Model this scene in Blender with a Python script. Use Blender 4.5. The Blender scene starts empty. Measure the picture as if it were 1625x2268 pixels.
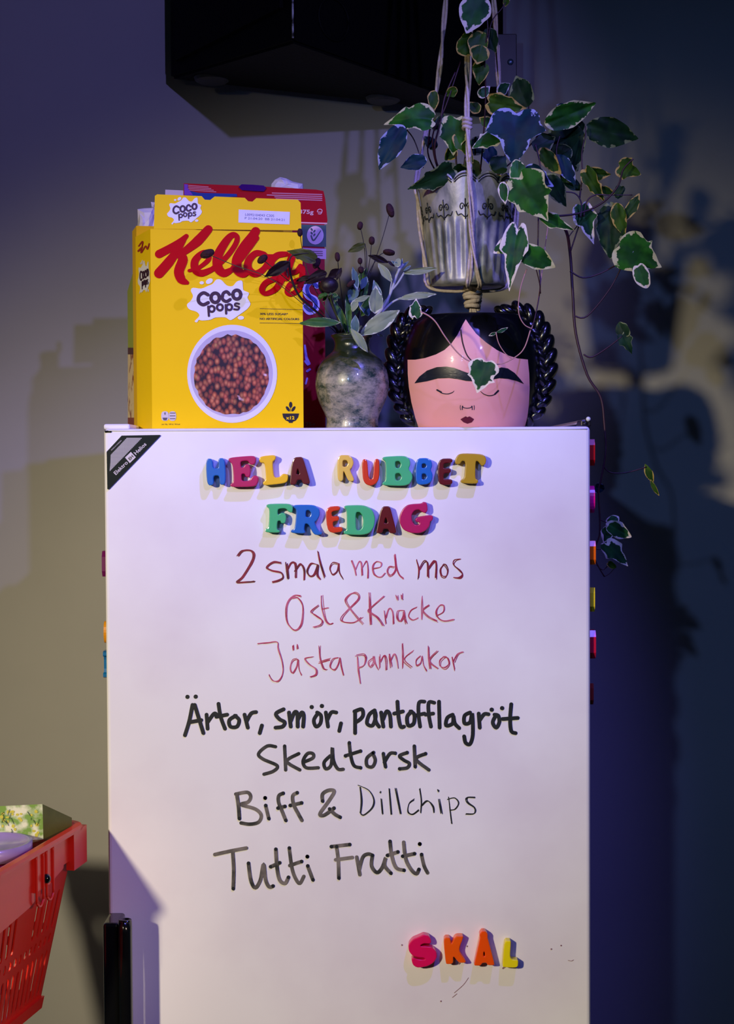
import bpy, bmesh, math, random
from mathutils import Vector, Matrix
from mathutils.geometry import tessellate_polygon
from mathutils.bvhtree import BVHTree
random.seed(7)
sc = bpy.context.scene
col = sc.collection
# ------------------------------------------------------------ camera
F = 50/24*1625
CAM = Vector((0, -1.88, 1.45))
RM = Matrix.Rotation(math.radians(90-1.7), 3, 'X') @ Matrix.Rotation(math.radians(-0.3), 3, 'Z')
cd = bpy.data.cameras.new('camera'); cam = bpy.data.objects.new('camera', cd); col.objects.link(cam)
cd.lens = 50; cd.sensor_fit = 'HORIZONTAL'; cd.sensor_width = 24; cd.clip_start = .05
cam.matrix_world = Matrix.Translation(CAM) @ RM.to_4x4()
sc.camera = cam
# ------------------------------------------------------------ world, lights, exposure
w = bpy.data.worlds.new('world'); sc.world = w; w.use_nodes = True
w.node_tree.nodes['Background'].inputs[0].default_value = (.09, .30, .5, 1)
w.node_tree.nodes['Background'].inputs[1].default_value = .032
def spot(name, loc, aim, rgb, power, deg, blend, rad):
    l = bpy.data.lights.new(name, 'SPOT'); l.color = rgb; l.energy = power
    l.spot_size = math.radians(deg); l.spot_blend = blend; l.shadow_soft_size = rad
    o = bpy.data.objects.new(name, l); col.objects.link(o); o.location = loc
    o.rotation_euler = (Vector(aim)-Vector(loc)).to_track_quat('-Z', 'Y').to_euler()
spot('violet_spotlight', (.45, -.85, 2.62), (0, 0, 1.54), (.16, .14, 1), 72, 44, .8, .012)
spot('violet_wall_spotlight', (.68, -1.95, 2.41), (-.32, .5, 1.80), (.32, .29, 1), 60, 36, .7, .022)
spot('blue_spotlight', (-.45, -2.0, 2.02), (.56, .66, 1.36), (.17, .32, .9), 30, 46, 1, .03)
spot('warm_lamp', (-1.75, -3.0, 2.15), (-.20, 0, 1.06), (1, .86, .57), 370, 36, 1, .08)
spot('basket_fill', (1.1, -2.4, 1.7), (-.44, -.2, .88), (1, .72, .60), 90, 14, .9, .05)  # added fill, narrow cone that brightens the basket's right side
sc.view_settings.view_transform = 'Standard'; sc.view_settings.look = 'None'
sc.view_settings.gamma = 1; sc.view_settings.use_curve_mapping = False
sc.view_settings.exposure = 0.16
# ------------------------------------------------------------ materials
def lin(c):
    return tuple(((x/255)/12.92 if x/255 <= .04045 else (((x/255)+.055)/1.055)**2.4) for x in c[:3]) + (1,)
MATS = {}
def M(name, rgb, rough=.5, var=.08, scale=40, bump=0, metal=0, coat=0, rgb2=None, spec=.5, thr=None, stretch=None, sub=0):
    if name in MATS: return MATS[name]
    m = bpy.data.materials.new(name); m.use_nodes = True; MATS[name] = m
    nt = m.node_tree; b = nt.nodes['Principled BSDF']; N = nt.nodes.new; L = nt.links.new
    b.inputs['Roughness'].default_value = rough; b.inputs['Metallic'].default_value = metal
    b.inputs['Coat Weight'].default_value = coat; b.inputs['Specular IOR Level'].default_value = spec
    b.inputs['Coat Roughness'].default_value = .08
    if sub: b.inputs['Subsurface Weight'].default_value = sub; b.inputs['Subsurface Scale'].default_value = .004
    tc = N('ShaderNodeTexCoord'); src = tc.outputs['Object']
    if stretch:
        mp = N('ShaderNodeMapping'); mp.inputs['Scale'].default_value = stretch; L(src, mp.inputs[0]); src = mp.outputs[0]
    n = N('ShaderNodeTexNoise'); n.inputs['Scale'].default_value = scale; n.inputs['Detail'].default_value = 6; L(src, n.inputs['Vector'])
    mx = N('ShaderNodeMix'); mx.data_type = 'RGBA'
    c = lin(rgb)
    c2 = lin(rgb2) if rgb2 else tuple(max(0, x*(1-var*2.5)) for x in c[:3])+(1,)
    mx.inputs[6].default_value = c; mx.inputs[7].default_value = c2
    if thr:
        r = N('ShaderNodeMapRange'); r.inputs[1].default_value = thr[0]; r.inputs[2].default_value = thr[1]
        L(n.outputs[0], r.inputs[0]); L(r.outputs[0], mx.inputs[0])
    else: L(n.outputs[0], mx.inputs[0])
    L(mx.outputs[2], b.inputs['Base Color'])
    if bump:
        bp = N('ShaderNodeBump'); bp.inputs['Strength'].default_value = bump; bp.inputs['Distance'].default_value = .002
        L(n.outputs[0], bp.inputs['Height']); L(bp.outputs[0], b.inputs['Normal'])
    return m
def leaf_mat(name, g1, g2, margin, lo=.78, hi=.86, rough=.52):
    m = bpy.data.materials.new(name); m.use_nodes = True; nt = m.node_tree; N = nt.nodes.new; L = nt.links.new
    b = nt.nodes['Principled BSDF']; b.inputs['Roughness'].default_value = rough; b.inputs['Specular IOR Level'].default_value = .14
    at = N('ShaderNodeAttribute'); at.attribute_name = 'edge'
    tc = N('ShaderNodeTexCoord'); n = N('ShaderNodeTexNoise'); n.inputs['Scale'].default_value = 90; n.inputs['Detail'].default_value = 3; L(tc.outputs['Object'], n.inputs['Vector'])
    ad = N('ShaderNodeMath'); ad.operation = 'MULTIPLY_ADD'; L(n.outputs[0], ad.inputs[0]); ad.inputs[1].default_value = 1.0; L(at.outputs['Fac'], ad.inputs[2])
    r = N('ShaderNodeMapRange'); r.inputs[1].default_value = lo+.52; r.inputs[2].default_value = hi+.50; L(ad.outputs[0], r.inputs[0])
    n2 = N('ShaderNodeTexNoise'); n2.inputs['Scale'].default_value = 45; L(tc.outputs['Object'], n2.inputs['Vector'])
    r2 = N('ShaderNodeMapRange'); r2.inputs[1].default_value = .4; r2.inputs[2].default_value = .6; L(n2.outputs[0], r2.inputs[0])
    a = N('ShaderNodeMix'); a.data_type = 'RGBA'; a.inputs[6].default_value = lin(g1); a.inputs[7].default_value = lin(g2); L(r2.outputs[0], a.inputs[0])
    c = N('ShaderNodeMix'); c.data_type = 'RGBA'; L(r.outputs[0], c.inputs[0]); L(a.outputs[2], c.inputs[6]); c.inputs[7].default_value = lin(margin)
    L(c.outputs[2], b.inputs['Base Color'])
    bp = N('ShaderNodeBump'); bp.inputs['Strength'].default_value = .25; bp.inputs['Distance'].default_value = .001
    L(n2.outputs[0], bp.inputs['Height']); L(bp.outputs[0], b.inputs['Normal'])
    MATS[name] = m; return m
# ------------------------------------------------------------ object helpers
def wloc(p):
    v = Vector((0, 0, 0))
    while p: v = v + p.location; p = p.parent
    return v
def tag(o, label=None, cat=None, group=None, kind=None):
    if label: o['label'] = label
    if cat: o['category'] = cat
    if group: o['group'] = group
    if kind: o['kind'] = kind
    return o
def thing(name, loc, label, cat, group=None):
    o = bpy.data.objects.new(name, None); o.empty_display_size = .02; col.objects.link(o); o.location = loc
    return tag(o, label, cat, group)
def add(name, vs, fs, mat, parent=None, smooth=False, attr=None, base=None):
    """one mesh object; vs in world coordinates"""
    vs = [Vector(v) for v in vs]
    off = wloc(parent) if parent else Vector((0, 0, 0))
    me = bpy.data.meshes.new(name)
    loc = Vector((0, 0, 0))
    if not parent and base is not None: loc = Vector(base)
    me.from_pydata([v-off-loc for v in vs], [], fs)
    ms = mat if isinstance(mat, (list, tuple)) else [mat]
    for m in ms: me.materials.append(m)
    if smooth: me.polygons.foreach_set('use_smooth', [True]*len(me.polygons))
    if attr:
        a = me.attributes.new('edge', 'FLOAT', 'POINT'); a.data.foreach_set('value', attr)
    me.update()
    o = bpy.data.objects.new(name, me); o.parent = parent; o.location = loc; col.objects.link(o)
    return o
def join(parts):
    V, Fc = [], []
    for v, f in parts:
        k = len(V); V += list(v); Fc += [tuple(i+k for i in x) for x in f]
    return V, Fc
def ray(px, py):
    return (RM @ Vector(((px-812.5)/F, (1134-py)/F, -1)))
def at(px, py, Y):
    d = ray(px, py); return CAM + d*((Y-CAM.y)/d.y)
class Pl:
    def __init__(s, p, n):
        s.p = Vector(p); s.n = Vector(n).normalized()
        if s.n.y > 0: s.n = -s.n
    def hit(s, px, py, off=0):
        d = ray(px, py); p0 = s.p + s.n*off
        return CAM + d*((p0-CAM).dot(s.n)/d.dot(s.n))
def vplane(a, b): return Pl(a, Vector((b[0]-a[0], b[1]-a[1], 0)).cross(Vector((0, 0, 1))))
def boxm(lo, hi, r=0, seg=2):
    bm = bmesh.new(); bmesh.ops.create_cube(bm, size=1)
    for v in bm.verts: v.co = Vector([lo[i]+(v.co[i]+.5)*(hi[i]-lo[i]) for i in range(3)])
    if r: bmesh.ops.bevel(bm, geom=bm.edges[:], offset=r, segments=seg, profile=.5, affect='EDGES')
    return bmout(bm)
def bmout(bm):
    bm.verts.index_update(); V = [v.co.copy() for v in bm.verts]; Fc = [tuple(v.index for v in f.verts) for f in bm.faces]; bm.free(); return V, Fc
def catmull(P, n=6, closed=False):
    P = [Vector(p) for p in P]
    if len(P) < 3 and not closed: return [P[0].lerp(P[-1], i/n) for i in range(n+1)]
    out = []; m = len(P); rng = range(m if closed else m-1)
    for i in rng:
        g = (lambda k: P[k % m]) if closed else (lambda k: P[max(0, min(m-1, k))])
        a, b, c, d = g(i-1), g(i), g(i+1), g(i+2)
        for j in range(n):
            t = j/n
            out.append(.5*((2*b)+(c-a)*t+(2*a-5*b+4*c-d)*t*t+(3*b-a-3*c+d)*t**3))
    if not closed: out.append(P[-1])
    return out
def tubem(P, r, sides=8, n=6, smooth=True):
    """P: points, r: radius or list"""
    R = r if isinstance(r, (list, tuple)) else [r]*len(P)
    Q = catmull([(*Vector(p),) for p in P], n) if smooth else [Vector(p) for p in P]
    m = len(Q)
    def rr(i):
        t = i/(m-1)*(len(R)-1); k = min(int(t), len(R)-2); return R[k]+(R[k+1]-R[k])*(t-k) if len(R) > 1 else R[0]
    V, Fc = [], []
    up = Vector((.13, .9, .31)).normalized()
    for i, q in enumerate(Q):
        t = (Q[min(m-1, i+1)]-Q[max(0, i-1)]);
        t = t.normalized() if t.length > 1e-9 else Vector((0, 0, 1))
        up = (up-t*up.dot(t)); up = up.normalized() if up.length > 1e-6 else t.orthogonal().normalized()
        s = t.cross(up)
        for k in range(sides):
            a = 2*math.pi*k/sides; V.append(q+(up*math.cos(a)+s*math.sin(a))*rr(i))
    for i in range(m-1):
        for k in range(sides):
            k2 = (k+1) % sides; Fc.append((i*sides+k, i*sides+k2, (i+1)*sides+k2, (i+1)*sides+k))
    Fc.append(tuple(range(sides-1, -1, -1))); Fc.append(tuple((m-1)*sides+k for k in range(sides)))
    return V, Fc
def lathem(cx, cy, prof, n=64):
    """prof: list of (r,z), closed at ends if r==0"""
    V, Fc = [], []
    for r, z in prof:
        for k in range(n):
            a = 2*math.pi*k/n; V.append(Vector((cx+r*math.cos(a), cy+r*math.sin(a), z)))
    for i in range(len(prof)-1):
        for k in range(n):
            k2 = (k+1) % n; Fc.append((i*n+k, i*n+k2, (i+1)*n+k2, (i+1)*n+k))
    return V, Fc
def ellm(c, rx, ry, rz, nu=16, nv=10, R=None, taper=0):
    V, Fc = [], []
    for i in range(nv+1):
        th = math.pi*i/nv
        for k in range(nu):
            a = 2*math.pi*k/nu; z = math.cos(th); tp = 1+taper*z
            p = Vector((rx*math.sin(th)*math.cos(a)*tp, ry*math.sin(th)*math.sin(a)*tp, rz*z))
            V.append(Vector(c)+(R @ p if R else p))
    for i in range(nv):
        for k in range(nu):
            k2 = (k+1) % nu; Fc.append((i*nu+k, (i+1)*nu+k, (i+1)*nu+k2, i*nu+k2))
    return V, Fc
# flat print
def tess(loops):
    L3 = [[Vector((x, y, 0)) for x, y in l] for l in loops]
    flat = [p for l in loops for p in l]
    return flat, [tuple(t) for t in tessellate_polygon(L3)]
def fillm(loops, pl, off):
    flat, tr = tess(loops)
    return [pl.hit(x, y, off) for x, y in flat], tr
def ribbon2(P, W, n=6, cap=5):
    """2D variable-width stroke -> list of (verts2d, faces)"""
    pts = catmull([(p[0], p[1], 0) for p in P], n) if len(P) > 1 else [Vector((*P[0], 0))]
    Wd = W if isinstance(W, (list, tuple)) else [W]*max(2, len(P))
    m = len(pts); V, Fc = [], []
    def wd(i):
        if m == 1: return Wd[0]
        t = i/(m-1)*(len(Wd)-1); k = min(int(t), len(Wd)-2); return Wd[k]+(Wd[k+1]-Wd[k])*(t-k)
    if m > 1:
        for i, p in enumerate(pts):
            t = (pts[min(m-1, i+1)]-pts[max(0, i-1)]); t = t.normalized() if t.length > 0 else Vector((1, 0, 0))
            nrm = Vector((-t.y, t.x, 0))*wd(i)/2
            V += [p+nrm, p-nrm]
        Fc += [(2*i, 2*i+1, 2*i+3, 2*i+2) for i in range(m-1)]
    if m == 1:
        V = [pts[0]+Vector((math.cos(2*math.pi*k/12), math.sin(2*math.pi*k/12), 0))*wd(0)/2 for k in range(12)]; Fc = [tuple(range(12))]
    else:
        for i, a, b, pre in ((0, 0, 1, True), (m-1, 2*m-1, 2*m-2, False)):
            c = pts[i]; u = V[a]-c; cap = []
            for k in range(1, 7):
                th = math.pi*k/7; ca, sa = math.cos(th), math.sin(th); cap.append(c+Vector((u.x*ca-u.y*sa, u.x*sa+u.y*ca, 0)))
            ids = list(range(len(V), len(V)+6)); V += cap; Fc.append(tuple([a]+ids+[b]))
        # keep the offset order of the ribbon: caps are listed last but belong to the ends
    return [(v.x, v.y) for v in V], Fc
def strokem(P, W, pl, off, n=6):
    v, f = ribbon2(P, W, n); k = len(v)
    return [pl.hit(x, y, off+6e-5*i/k) for i, (x, y) in enumerate(v)], f
def ell2(cx, cy, rx, ry, n=28, ang=0):
    ca, sa = math.cos(ang), math.sin(ang)
    return [(cx+rx*math.cos(2*math.pi*k/n)*ca-ry*math.sin(2*math.pi*k/n)*sa, cy+rx*math.cos(2*math.pi*k/n)*sa+ry*math.sin(2*math.pi*k/n)*ca) for k in range(n)]
def smooth2(L, n=4): return [(p.x, p.y) for p in catmull([(x, y, 0) for x, y in L], n, True)]
def round2(L, k=2, q=.22):
    for _ in range(k):
        o = []
        for i in range(len(L)):
            a, b = L[i], L[(i+1) % len(L)]
            o += [(a[0]+(b[0]-a[0])*q, a[1]+(b[1]-a[1])*q), (a[0]+(b[0]-a[0])*(1-q), a[1]+(b[1]-a[1])*(1-q))]
        L = o; q = .25
    return L
def textm(s, x, y, h, pl, off, ang=0, width=None, bold=0, shear=0):
    """text with the built-in font; (x,y) = left end of the baseline in photo pixels, h = cap height"""
    c = bpy.data.curves.new('t', 'FONT'); c.body = s; c.size = 1; c.offset = bold; c.resolution_u = 3
    o = bpy.data.objects.new('t', c); col.objects.link(o)
    dg = bpy.context.evaluated_depsgraph_get(); me = bpy.data.meshes.new_from_object(o.evaluated_get(dg))
    V = [(v.co.x, v.co.y) for v in me.vertices]; Fc = [tuple(p.vertices) for p in me.polygons]
    bpy.data.objects.remove(o); bpy.data.curves.remove(c); bpy.data.meshes.remove(me)
    if not V: return [], []
    x0 = min(v[0] for v in V); x1 = max(v[0] for v in V)
    sy = h/.72; sx = width/(x1-x0) if width else sy
    ca, sa = math.cos(ang), math.sin(ang); out = []
    for a, b in V:
        u = (a-x0)*sx + shear*b*sy; v = -b*sy
        out.append(pl.hit(x+u*ca-v*sa, y+u*sa+v*ca, off))
    return out, Fc
def crop(x0, y0, s): return lambda L: [(x0+a/s, y0+b/s) for a, b in L]
# ------------------------------------------------------------ key distances
XL = at(229, 950, 0).x; XR = at(1307, 947, 0).x; ZT = at(768, 946, 0).z
WY = .66
DOOR = Pl((0, 0, 0), (0, -1, 0))
# ============================================================ SETTING
def struct(name, lo, hi, mat): 
    o = add(name, *boxm(lo, hi), mat, base=((lo[0]+hi[0])/2, (lo[1]+hi[1])/2, lo[2])); o['kind'] = 'structure'; return o
wallm = M('painted_plaster', (172, 169, 165), .85, .05, 3.5, .12, rgb2=(154, 152, 150))
struct('wall_back', (-2.2, WY, 0), (2.2, WY+.12, 2.75), wallm)
struct('floor', (-2.2, -3.6, -.06), (2.2, WY, 0), M('floor_concrete', (92, 88, 84), .6, .15, 6, .2))
struct('ceiling', (-2.2, -3.6, 2.75), (2.2, WY+.12, 2.83), M('ceiling_paint', (120, 118, 116), .9, .05, 5))
# ============================================================ FRIDGE
white = M('white_enamel', (238, 236, 238), .28, .015, 5, coat=.25, rgb2=(230, 226, 230))
whited = M('white_door_enamel', (240, 238, 240), .3, .02, 4, coat=.2, rgb2=(220, 211, 219), thr=(.42, .78))
blackp = M('black_plastic', (12, 13, 15), .16, .1, 30, coat=.5)
blackm = M('black_metal_hinge', (20, 20, 22), .4, .1, 60)
fr = thing('refrigerator', ((XL+XR)/2, .3, 0), 'tall white single-door refrigerator with handwritten menu on its door', 'refrigerator')
door = add('door', *boxm((XL, 0, .09), (XR, .052, ZT-.0005), .005, 3), whited, fr, True)
for p in door.data.polygons: p.use_smooth = False
add('gasket', *boxm((XL+.008, .052, .1), (XR-.008, .061, ZT-.01), .002, 1), M('grey_rubber', (120, 120, 124), .7), fr)
add('body', *boxm((XL+.002, .061, .05), (XR-.002, .61, ZT), .004, 2), white, fr)
for x in (XL+.03, XR-.07):
    for y in (.09, .55): add('foot', *lathem(x+.02, y, [(0, 0), (.02, 0), (.02, .02), (.012, .022), (.012, .052), (0, .052)], 16), blackp, fr)
add('door_edge_trim', *tubem([at(240, 954, -.0001), at(800, 952, -.0001), at(1300, 950, -.0001)], .0008, 8), M('trim_white', (235, 235, 245), .35), door, True)
# black slot on the top left of the door and white cover behind it
add('pivot_slot', *boxm(at(232, 958, -.0008)[:], (at(247, 954, 0).x, .002, at(247, 953.5, 0).z)), blackp, door)
pa = at(232, 947, .03); pb = at(290, 940, .03)
add('hinge_cover', *boxm((pa.x, .02, ZT-.001), (pb.x, .10, ZT+.006), .0025, 2), white, fr)
hx = at(1290, 947, .02).x
hg = add('hinge_bracket', *boxm((hx-.004, .008, ZT-.0005), (hx+.009, .05, ZT+.0075), .0015, 2), blackm, fr)
V1 = join([ellm((hx+.001, .008, ZT+.003), .0035, .003, .0025, 10, 6), ellm((hx+.006, .02, ZT+.008), .003, .004, .003, 10, 6)])
add('hinge_screw', *V1, blackm, hg, True)
a1, a2 = at(1235, 944, .06), at(1292, 938, .03)
add('hinge_arm', *tubem([(a1.x, .16, ZT+.001), (a2.x, .02, ZT+.0065)], .0022, 8), M('pinkish_steel', (190, 165, 160), .3, metal=.6), hg, True)
add('hinge_cap', *ellm((at(1304, 938, 0).x, .006, ZT+.0085), .003, .003, .003, 10, 8), M('cap_white', (225, 228, 215), .3), hg, True)
# handle
hz = at(270, 2052, -.05).z
xa, xb = at(246, 2100, -.01).x, at(263, 2100, -.03).x
prof = [(at(262, 2100, -.05).x, at(293, 2100, -.05).x)]
hb = add('handle', *boxm((XL+.001, -.048, .55), (at(270, 2100, -.03).x, -.0002, hz+.003), .004, 3), blackp, fr, False)
hc = (prof[0][0]+prof[0][1])/2; hr = (prof[0][1]-prof[0][0])/2
add('handle_bar', *tubem([(hc, -.05, .55), (hc, -.05, .72), (hc, -.05, hz-hr*.6), (hc, -.05, hz-hr*.25), (hc, -.05, hz)], [hr, hr, hr, hr*.8, hr*.25], 20, 5), blackp, hb, True)
# corner badge
C1 = crop(210, 920, 6.771)
badge_o = C1([(180, 545), (405, 303), (975, 293), (988, 302), (222, 1100), (205, 1110), (190, 1105)])
def prism(loops, pl, t, off=0):
    flat, tr = tess(loops); n = len(flat)
    V = [pl.hit(x, y, off) for x, y in flat]; V += [v+pl.n*t for v in V]
    Fc = [tuple(reversed(t_)) for t_ in tr] + [tuple(i+n for i in t_) for t_ in tr]
    k = 0
    for l in loops:
        m = len(l)
        for i in range(m): j = (i+1) % m; Fc.append((k+i, k+j, k+j+n, k+i+n))
        k += m
    return V, Fc
bd = add('corner_badge', *prism([badge_o], DOOR, .0018, .0002), M('badge_dark_green', (9, 22, 24), .22, coat=.6), fr)
bd['label'] = 'dark green maker badge with pale lettering'
DOORb = .0021
def gridm():
    pts = []; base = C1([(238, 592), (478, 337), (708, 337), (222, 838)])
    return base
mg = bpy.data.materials.new('badge_mesh'); mg.use_nodes = True
nt = mg.node_tree; ck = nt.nodes.new('ShaderNodeTexVoronoi'); ck.inputs['Scale'].default_value = 620; ck.inputs['Randomness'].default_value = 0
tc = nt.nodes.new('ShaderNodeTexCoord'); nt.links.new(tc.outputs['Object'], ck.inputs['Vector'])
rp = nt.nodes.new('ShaderNodeMapRange'); rp.inputs[1].default_value = .40; rp.inputs[2].default_value = .55; nt.links.new(ck.outputs['Distance'], rp.inputs[0])
mxg = nt.nodes.new('ShaderNodeMix'); mxg.data_type = 'RGBA'; mxg.inputs[6].default_value = lin((25, 35, 38)); mxg.inputs[7].default_value = lin((190, 185, 190))
nt.links.new(rp.outputs[0], mxg.inputs[0]); nt.links.new(mxg.outputs[2], nt.nodes['Principled BSDF'].inputs['Base Color'])
add('badge_grille', *fillm([gridm()], DOOR, DOORb), mg, bd)
palem = M('pale_print', (215, 205, 212), .4)
A44 = math.atan2(-455, 465)
t1 = textm('Elektro', *C1([(316, 896)])[0], 8.6, DOOR, DOORb, A44, 38, .014)
t2 = textm('Helios', *C1([(618, 596)])[0], 8.6, DOOR, DOORb, A44, 33, .014)
sq = C1([(452, 632), (540, 548), (614, 628), (524, 716)])
t3 = fillm([sq], DOOR, DOORb)
t4 = textm('MADE IN SWEDEN', *C1([(252, 528)])[0], 2.3, DOOR, DOORb, A44, 31, .004)
add('badge_lettering', *join([t1, t2, t3, t4]), palem, bd)
add('badge_emblem', *textm('EH', *C1([(527, 676)])[0], 6.5, DOOR, DOORb+.0002, A44, 11.5, .03), M('badge_ink', (20, 25, 28), .4), bd)
# ---- marker writing
R3 = crop(500, 1200, 2.9545); R4 = crop(390, 1530, 2.0833); R5 = crop(460, 1720, 2.579)
def ink(name, rgb, rgb2, scale, thr=(.35, .65)):
    return M(name, rgb, .45, .1, scale, rgb2=rgb2, thr=thr)
redm = ink('red_marker', (178, 48, 80), (214, 120, 145), 60, (.42, .7))
dred = ink('dark_red_marker', (90, 5, 22), (150, 22, 50), 60)
blk = ink('black_marker', (22, 26, 30), (38, 42, 44), 45, (.45, .75))
gry = ink('worn_black_marker', (44, 46, 44), (128, 120, 112), 40, (.36, .62))
blk2 = ink('faded_black_marker', (26, 30, 32), (88, 84, 80), 40, (.42, .68))
K = [0]
def strokes(L, T, wd, rep=1, jit=0):
    out = []
    for s in L:
        for r in range(rep):
            K[0] = (K[0]+1) % 14; P = T(s)
            if jit:
                ox, oy = random.uniform(-jit, jit), random.uniform(-jit, jit)
                P = [(x+ox+random.uniform(-jit, jit)*.5, y+oy+random.uniform(-jit, jit)*.5) for x, y in P]
            if len(P) == 1: out.append(strokem(P, wd*1.15, DOOR, .0003+K[0]*5e-5)); continue
            out.append(strokem(P, wd if not jit else [wd*.7, wd, wd*.8], DOOR, .0003+K[0]*5e-5))
    return join(out)
L1 = [[(80,95),(110,65),(160,60),(185,90),(165,150),(110,230),(75,270),(130,268),(185,265)],
 [(360,140),(310,135),(270,170),(300,190),(360,205),(375,235),(345,255),(305,262)],
 [(395,140),(405,240)],[(400,190),(430,140),(455,145),(458,235)],[(455,190),(490,145),(515,180),(515,245)],
 [(600,150),(560,145),(535,190),(550,225),(580,215),(605,150),(600,215),(620,245)]]
L1b = [[(605,65),(620,130),(650,230)],[(735,145),(700,140),(682,175),(700,215),(730,190),(740,145),(745,200),(765,240)],
 [(825,125),(845,175),(855,220)],[(845,180),(870,130),(885,140),(890,215)],[(890,175),(920,130),(928,180),(928,240)],
 [(965,175),(1010,165),(1015,135),(985,130),(962,165),(975,215),(1015,230),(1045,205)],
 [(1105,165),(1070,165),(1058,195),(1080,222),(1110,180),(1105,80),(1115,160),(1135,215),(1162,240)]]
L1c = [[(1250,120),(1265,180),(1262,240)],[(1265,180),(1300,130),(1320,140),(1322,230)],[(1325,180),(1360,130),(1375,150),(1372,240)]]
L1d = [[(1425,150),(1405,180),(1412,222),(1440,225),(1450,185),(1435,150),(1420,148)],[(1535,110),(1500,120),(1492,150),(1535,190),(1550,215),(1530,235),(1492,235)]]
L2 = [[(490,355),(450,350),(410,390),(395,450),(405,530),(450,575),(490,550),(505,480),(500,410),(470,365),(430,370)],
 [(605,415),(560,455),(590,480),(630,510),(620,540),(575,558)],[(628,350),(635,430),(655,510),(680,540),(700,532)],[(630,442),(672,432)],
 [(890,495),(840,528),(770,525),(760,500),(800,450),(865,380),(865,345),(830,338),(790,370),(785,400),(820,450),(870,510),(895,540)],
 [(940,340),(945,430),(950,545)],[(1035,355),(960,420),(935,450),(990,490),(1028,545)],
 [(1040,450),(1050,535)],[(1048,500),(1070,440),(1090,460),(1098,540)],
 [(1165,445),(1130,450),(1120,490),(1140,515),(1165,480),(1165,450),(1170,500),(1182,530)],[(1118,350),(1125,380)],[(1150,345),(1155,372)],
 [(1250,430),(1215,450),(1200,490),(1225,512),(1260,500)],[(1285,360),(1285,440),(1285,510)],[(1330,415),(1290,450),(1330,495),(1385,520)],
 [(1375,480),(1420,455),(1425,415),(1400,412),(1375,450),(1385,495),(1430,515),(1490,505)]]
L3 = [[(210,665),(270,660),(335,655),(345,700),(370,790),(375,860),(345,910),(310,905),(285,870)],
 [(470,765),(440,780),(422,830),(440,860),(465,820),(475,770),(480,830),(497,870)],[(437,680),(442,710)],[(468,672),(473,700)],
 [(570,755),(520,765),(545,800),(590,835),(590,870),(555,888)],[(615,685),(620,760),(640,830),(660,842)],[(610,790),(680,770)],
 [(735,755),(700,765),(682,815),(710,835),(735,800),(745,755),(755,820),(772,870)],
 [(860,750),(870,840),(882,925)],[(850,745),(900,740),(918,765),(900,810),(870,825)],
 [(970,757),(935,790),(945,820),(970,795),(970,755),(980,800),(997,835)],
 [(1005,745),(1010,825)],[(1010,790),(1035,745),(1048,770),(1052,835)],[(1065,740),(1080,820)],[(1080,785),(1105,740),(1122,770),(1130,830)],
 [(1155,670),(1160,750),(1160,825)],[(1225,715),(1165,770),(1215,825)],[(1270,745),(1240,770),(1245,805),(1270,790),(1280,745),(1290,800),(1308,840)],
 [(1320,685),(1325,760),(1335,830)],[(1385,715),(1330,780),(1385,830)],[(1430,755),(1405,780),(1405,815),(1435,828),(1460,800),(1450,760),(1425,755)],
 [(1480,755),(1495,835)],[(1490,790),(1515,740),(1550,722)]]
L4 = [[(75,65),(60,140),(40,205)],[(85,65),(105,130),(125,195)],[(60,145),(115,135)],[(52,28)],[(90,27)],
 [(140,110),(145,175)],[(145,145),(175,105),(190,115)],[(195,60),(205,120),(225,175)],[(185,120),(235,110)],
 [(275,115),(245,135),(250,165),(280,165),(290,135),(270,115)],[(315,110),(330,170)],[(325,140),(345,105),(368,98)],[(395,160),(385,195)],
 [(495,85),(460,105),(475,130),(500,145),(490,165),(458,170)],[(520,100),(528,165)],[(528,140),(545,100),(558,105),(560,165)],[(560,135),(578,100),(588,115),(585,165)],
 [(655,102),(635,135),(645,165),(665,150),(668,115),(650,100)],[(625,75)],[(672,70)],[(690,100),(700,165)],[(697,135),(715,100),(738,100)],[(760,150),(752,185)],
 [(825,95),(825,195)],[(822,95),(855,85),(862,110),(850,130),(828,145)],
 [(915,90),(890,110),(880,150),(905,160),(920,120),(915,95),(920,140),(935,165)],[(945,100),(955,165)],[(955,130),(970,95),(985,110),(990,165)],
 [(1020,50),(1025,120),(1035,165),(1050,165)],[(1005,105),(1045,95)],[(1085,95),(1065,120),(1070,160),(1095,150),(1098,110),(1080,95)],
 [(1145,50),(1120,55),(1118,110),(1125,165)],[(1100,115),(1145,105)],[(1190,55),(1165,55),(1165,110),(1175,165)],[(1150,110),(1185,105)],[(1212,50),(1215,170)],
 [(1275,110),(1250,125),(1245,160),(1275,150),(1278,115),(1285,150),(1305,172)],
 [(1355,100),(1330,115),(1330,150),(1355,145),(1365,105),(1368,200),(1355,245),(1335,240),(1328,210)],
 [(1395,105),(1400,170)],[(1400,135),(1420,108),(1440,108)],[(1475,112),(1460,145),(1475,170),(1490,145),(1485,115),(1468,110)],[(1455,87)],[(1503,80)],
 [(1545,62),(1540,130),(1545,185),(1565,195)],[(1505,130),(1575,125)]]
L5 = [[(458,258),(420,255),(380,290),(400,315),(465,345),(450,370),(405,385)],[(500,255),(505,365)],[(565,290),(510,325),(570,365)],
 [(585,330),(630,310),(630,290),(605,290),(585,325),(600,355),(655,355)],[(710,300),(682,330),(690,360),(715,340),(720,262),(725,320),(745,360),(770,362)]]
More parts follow.
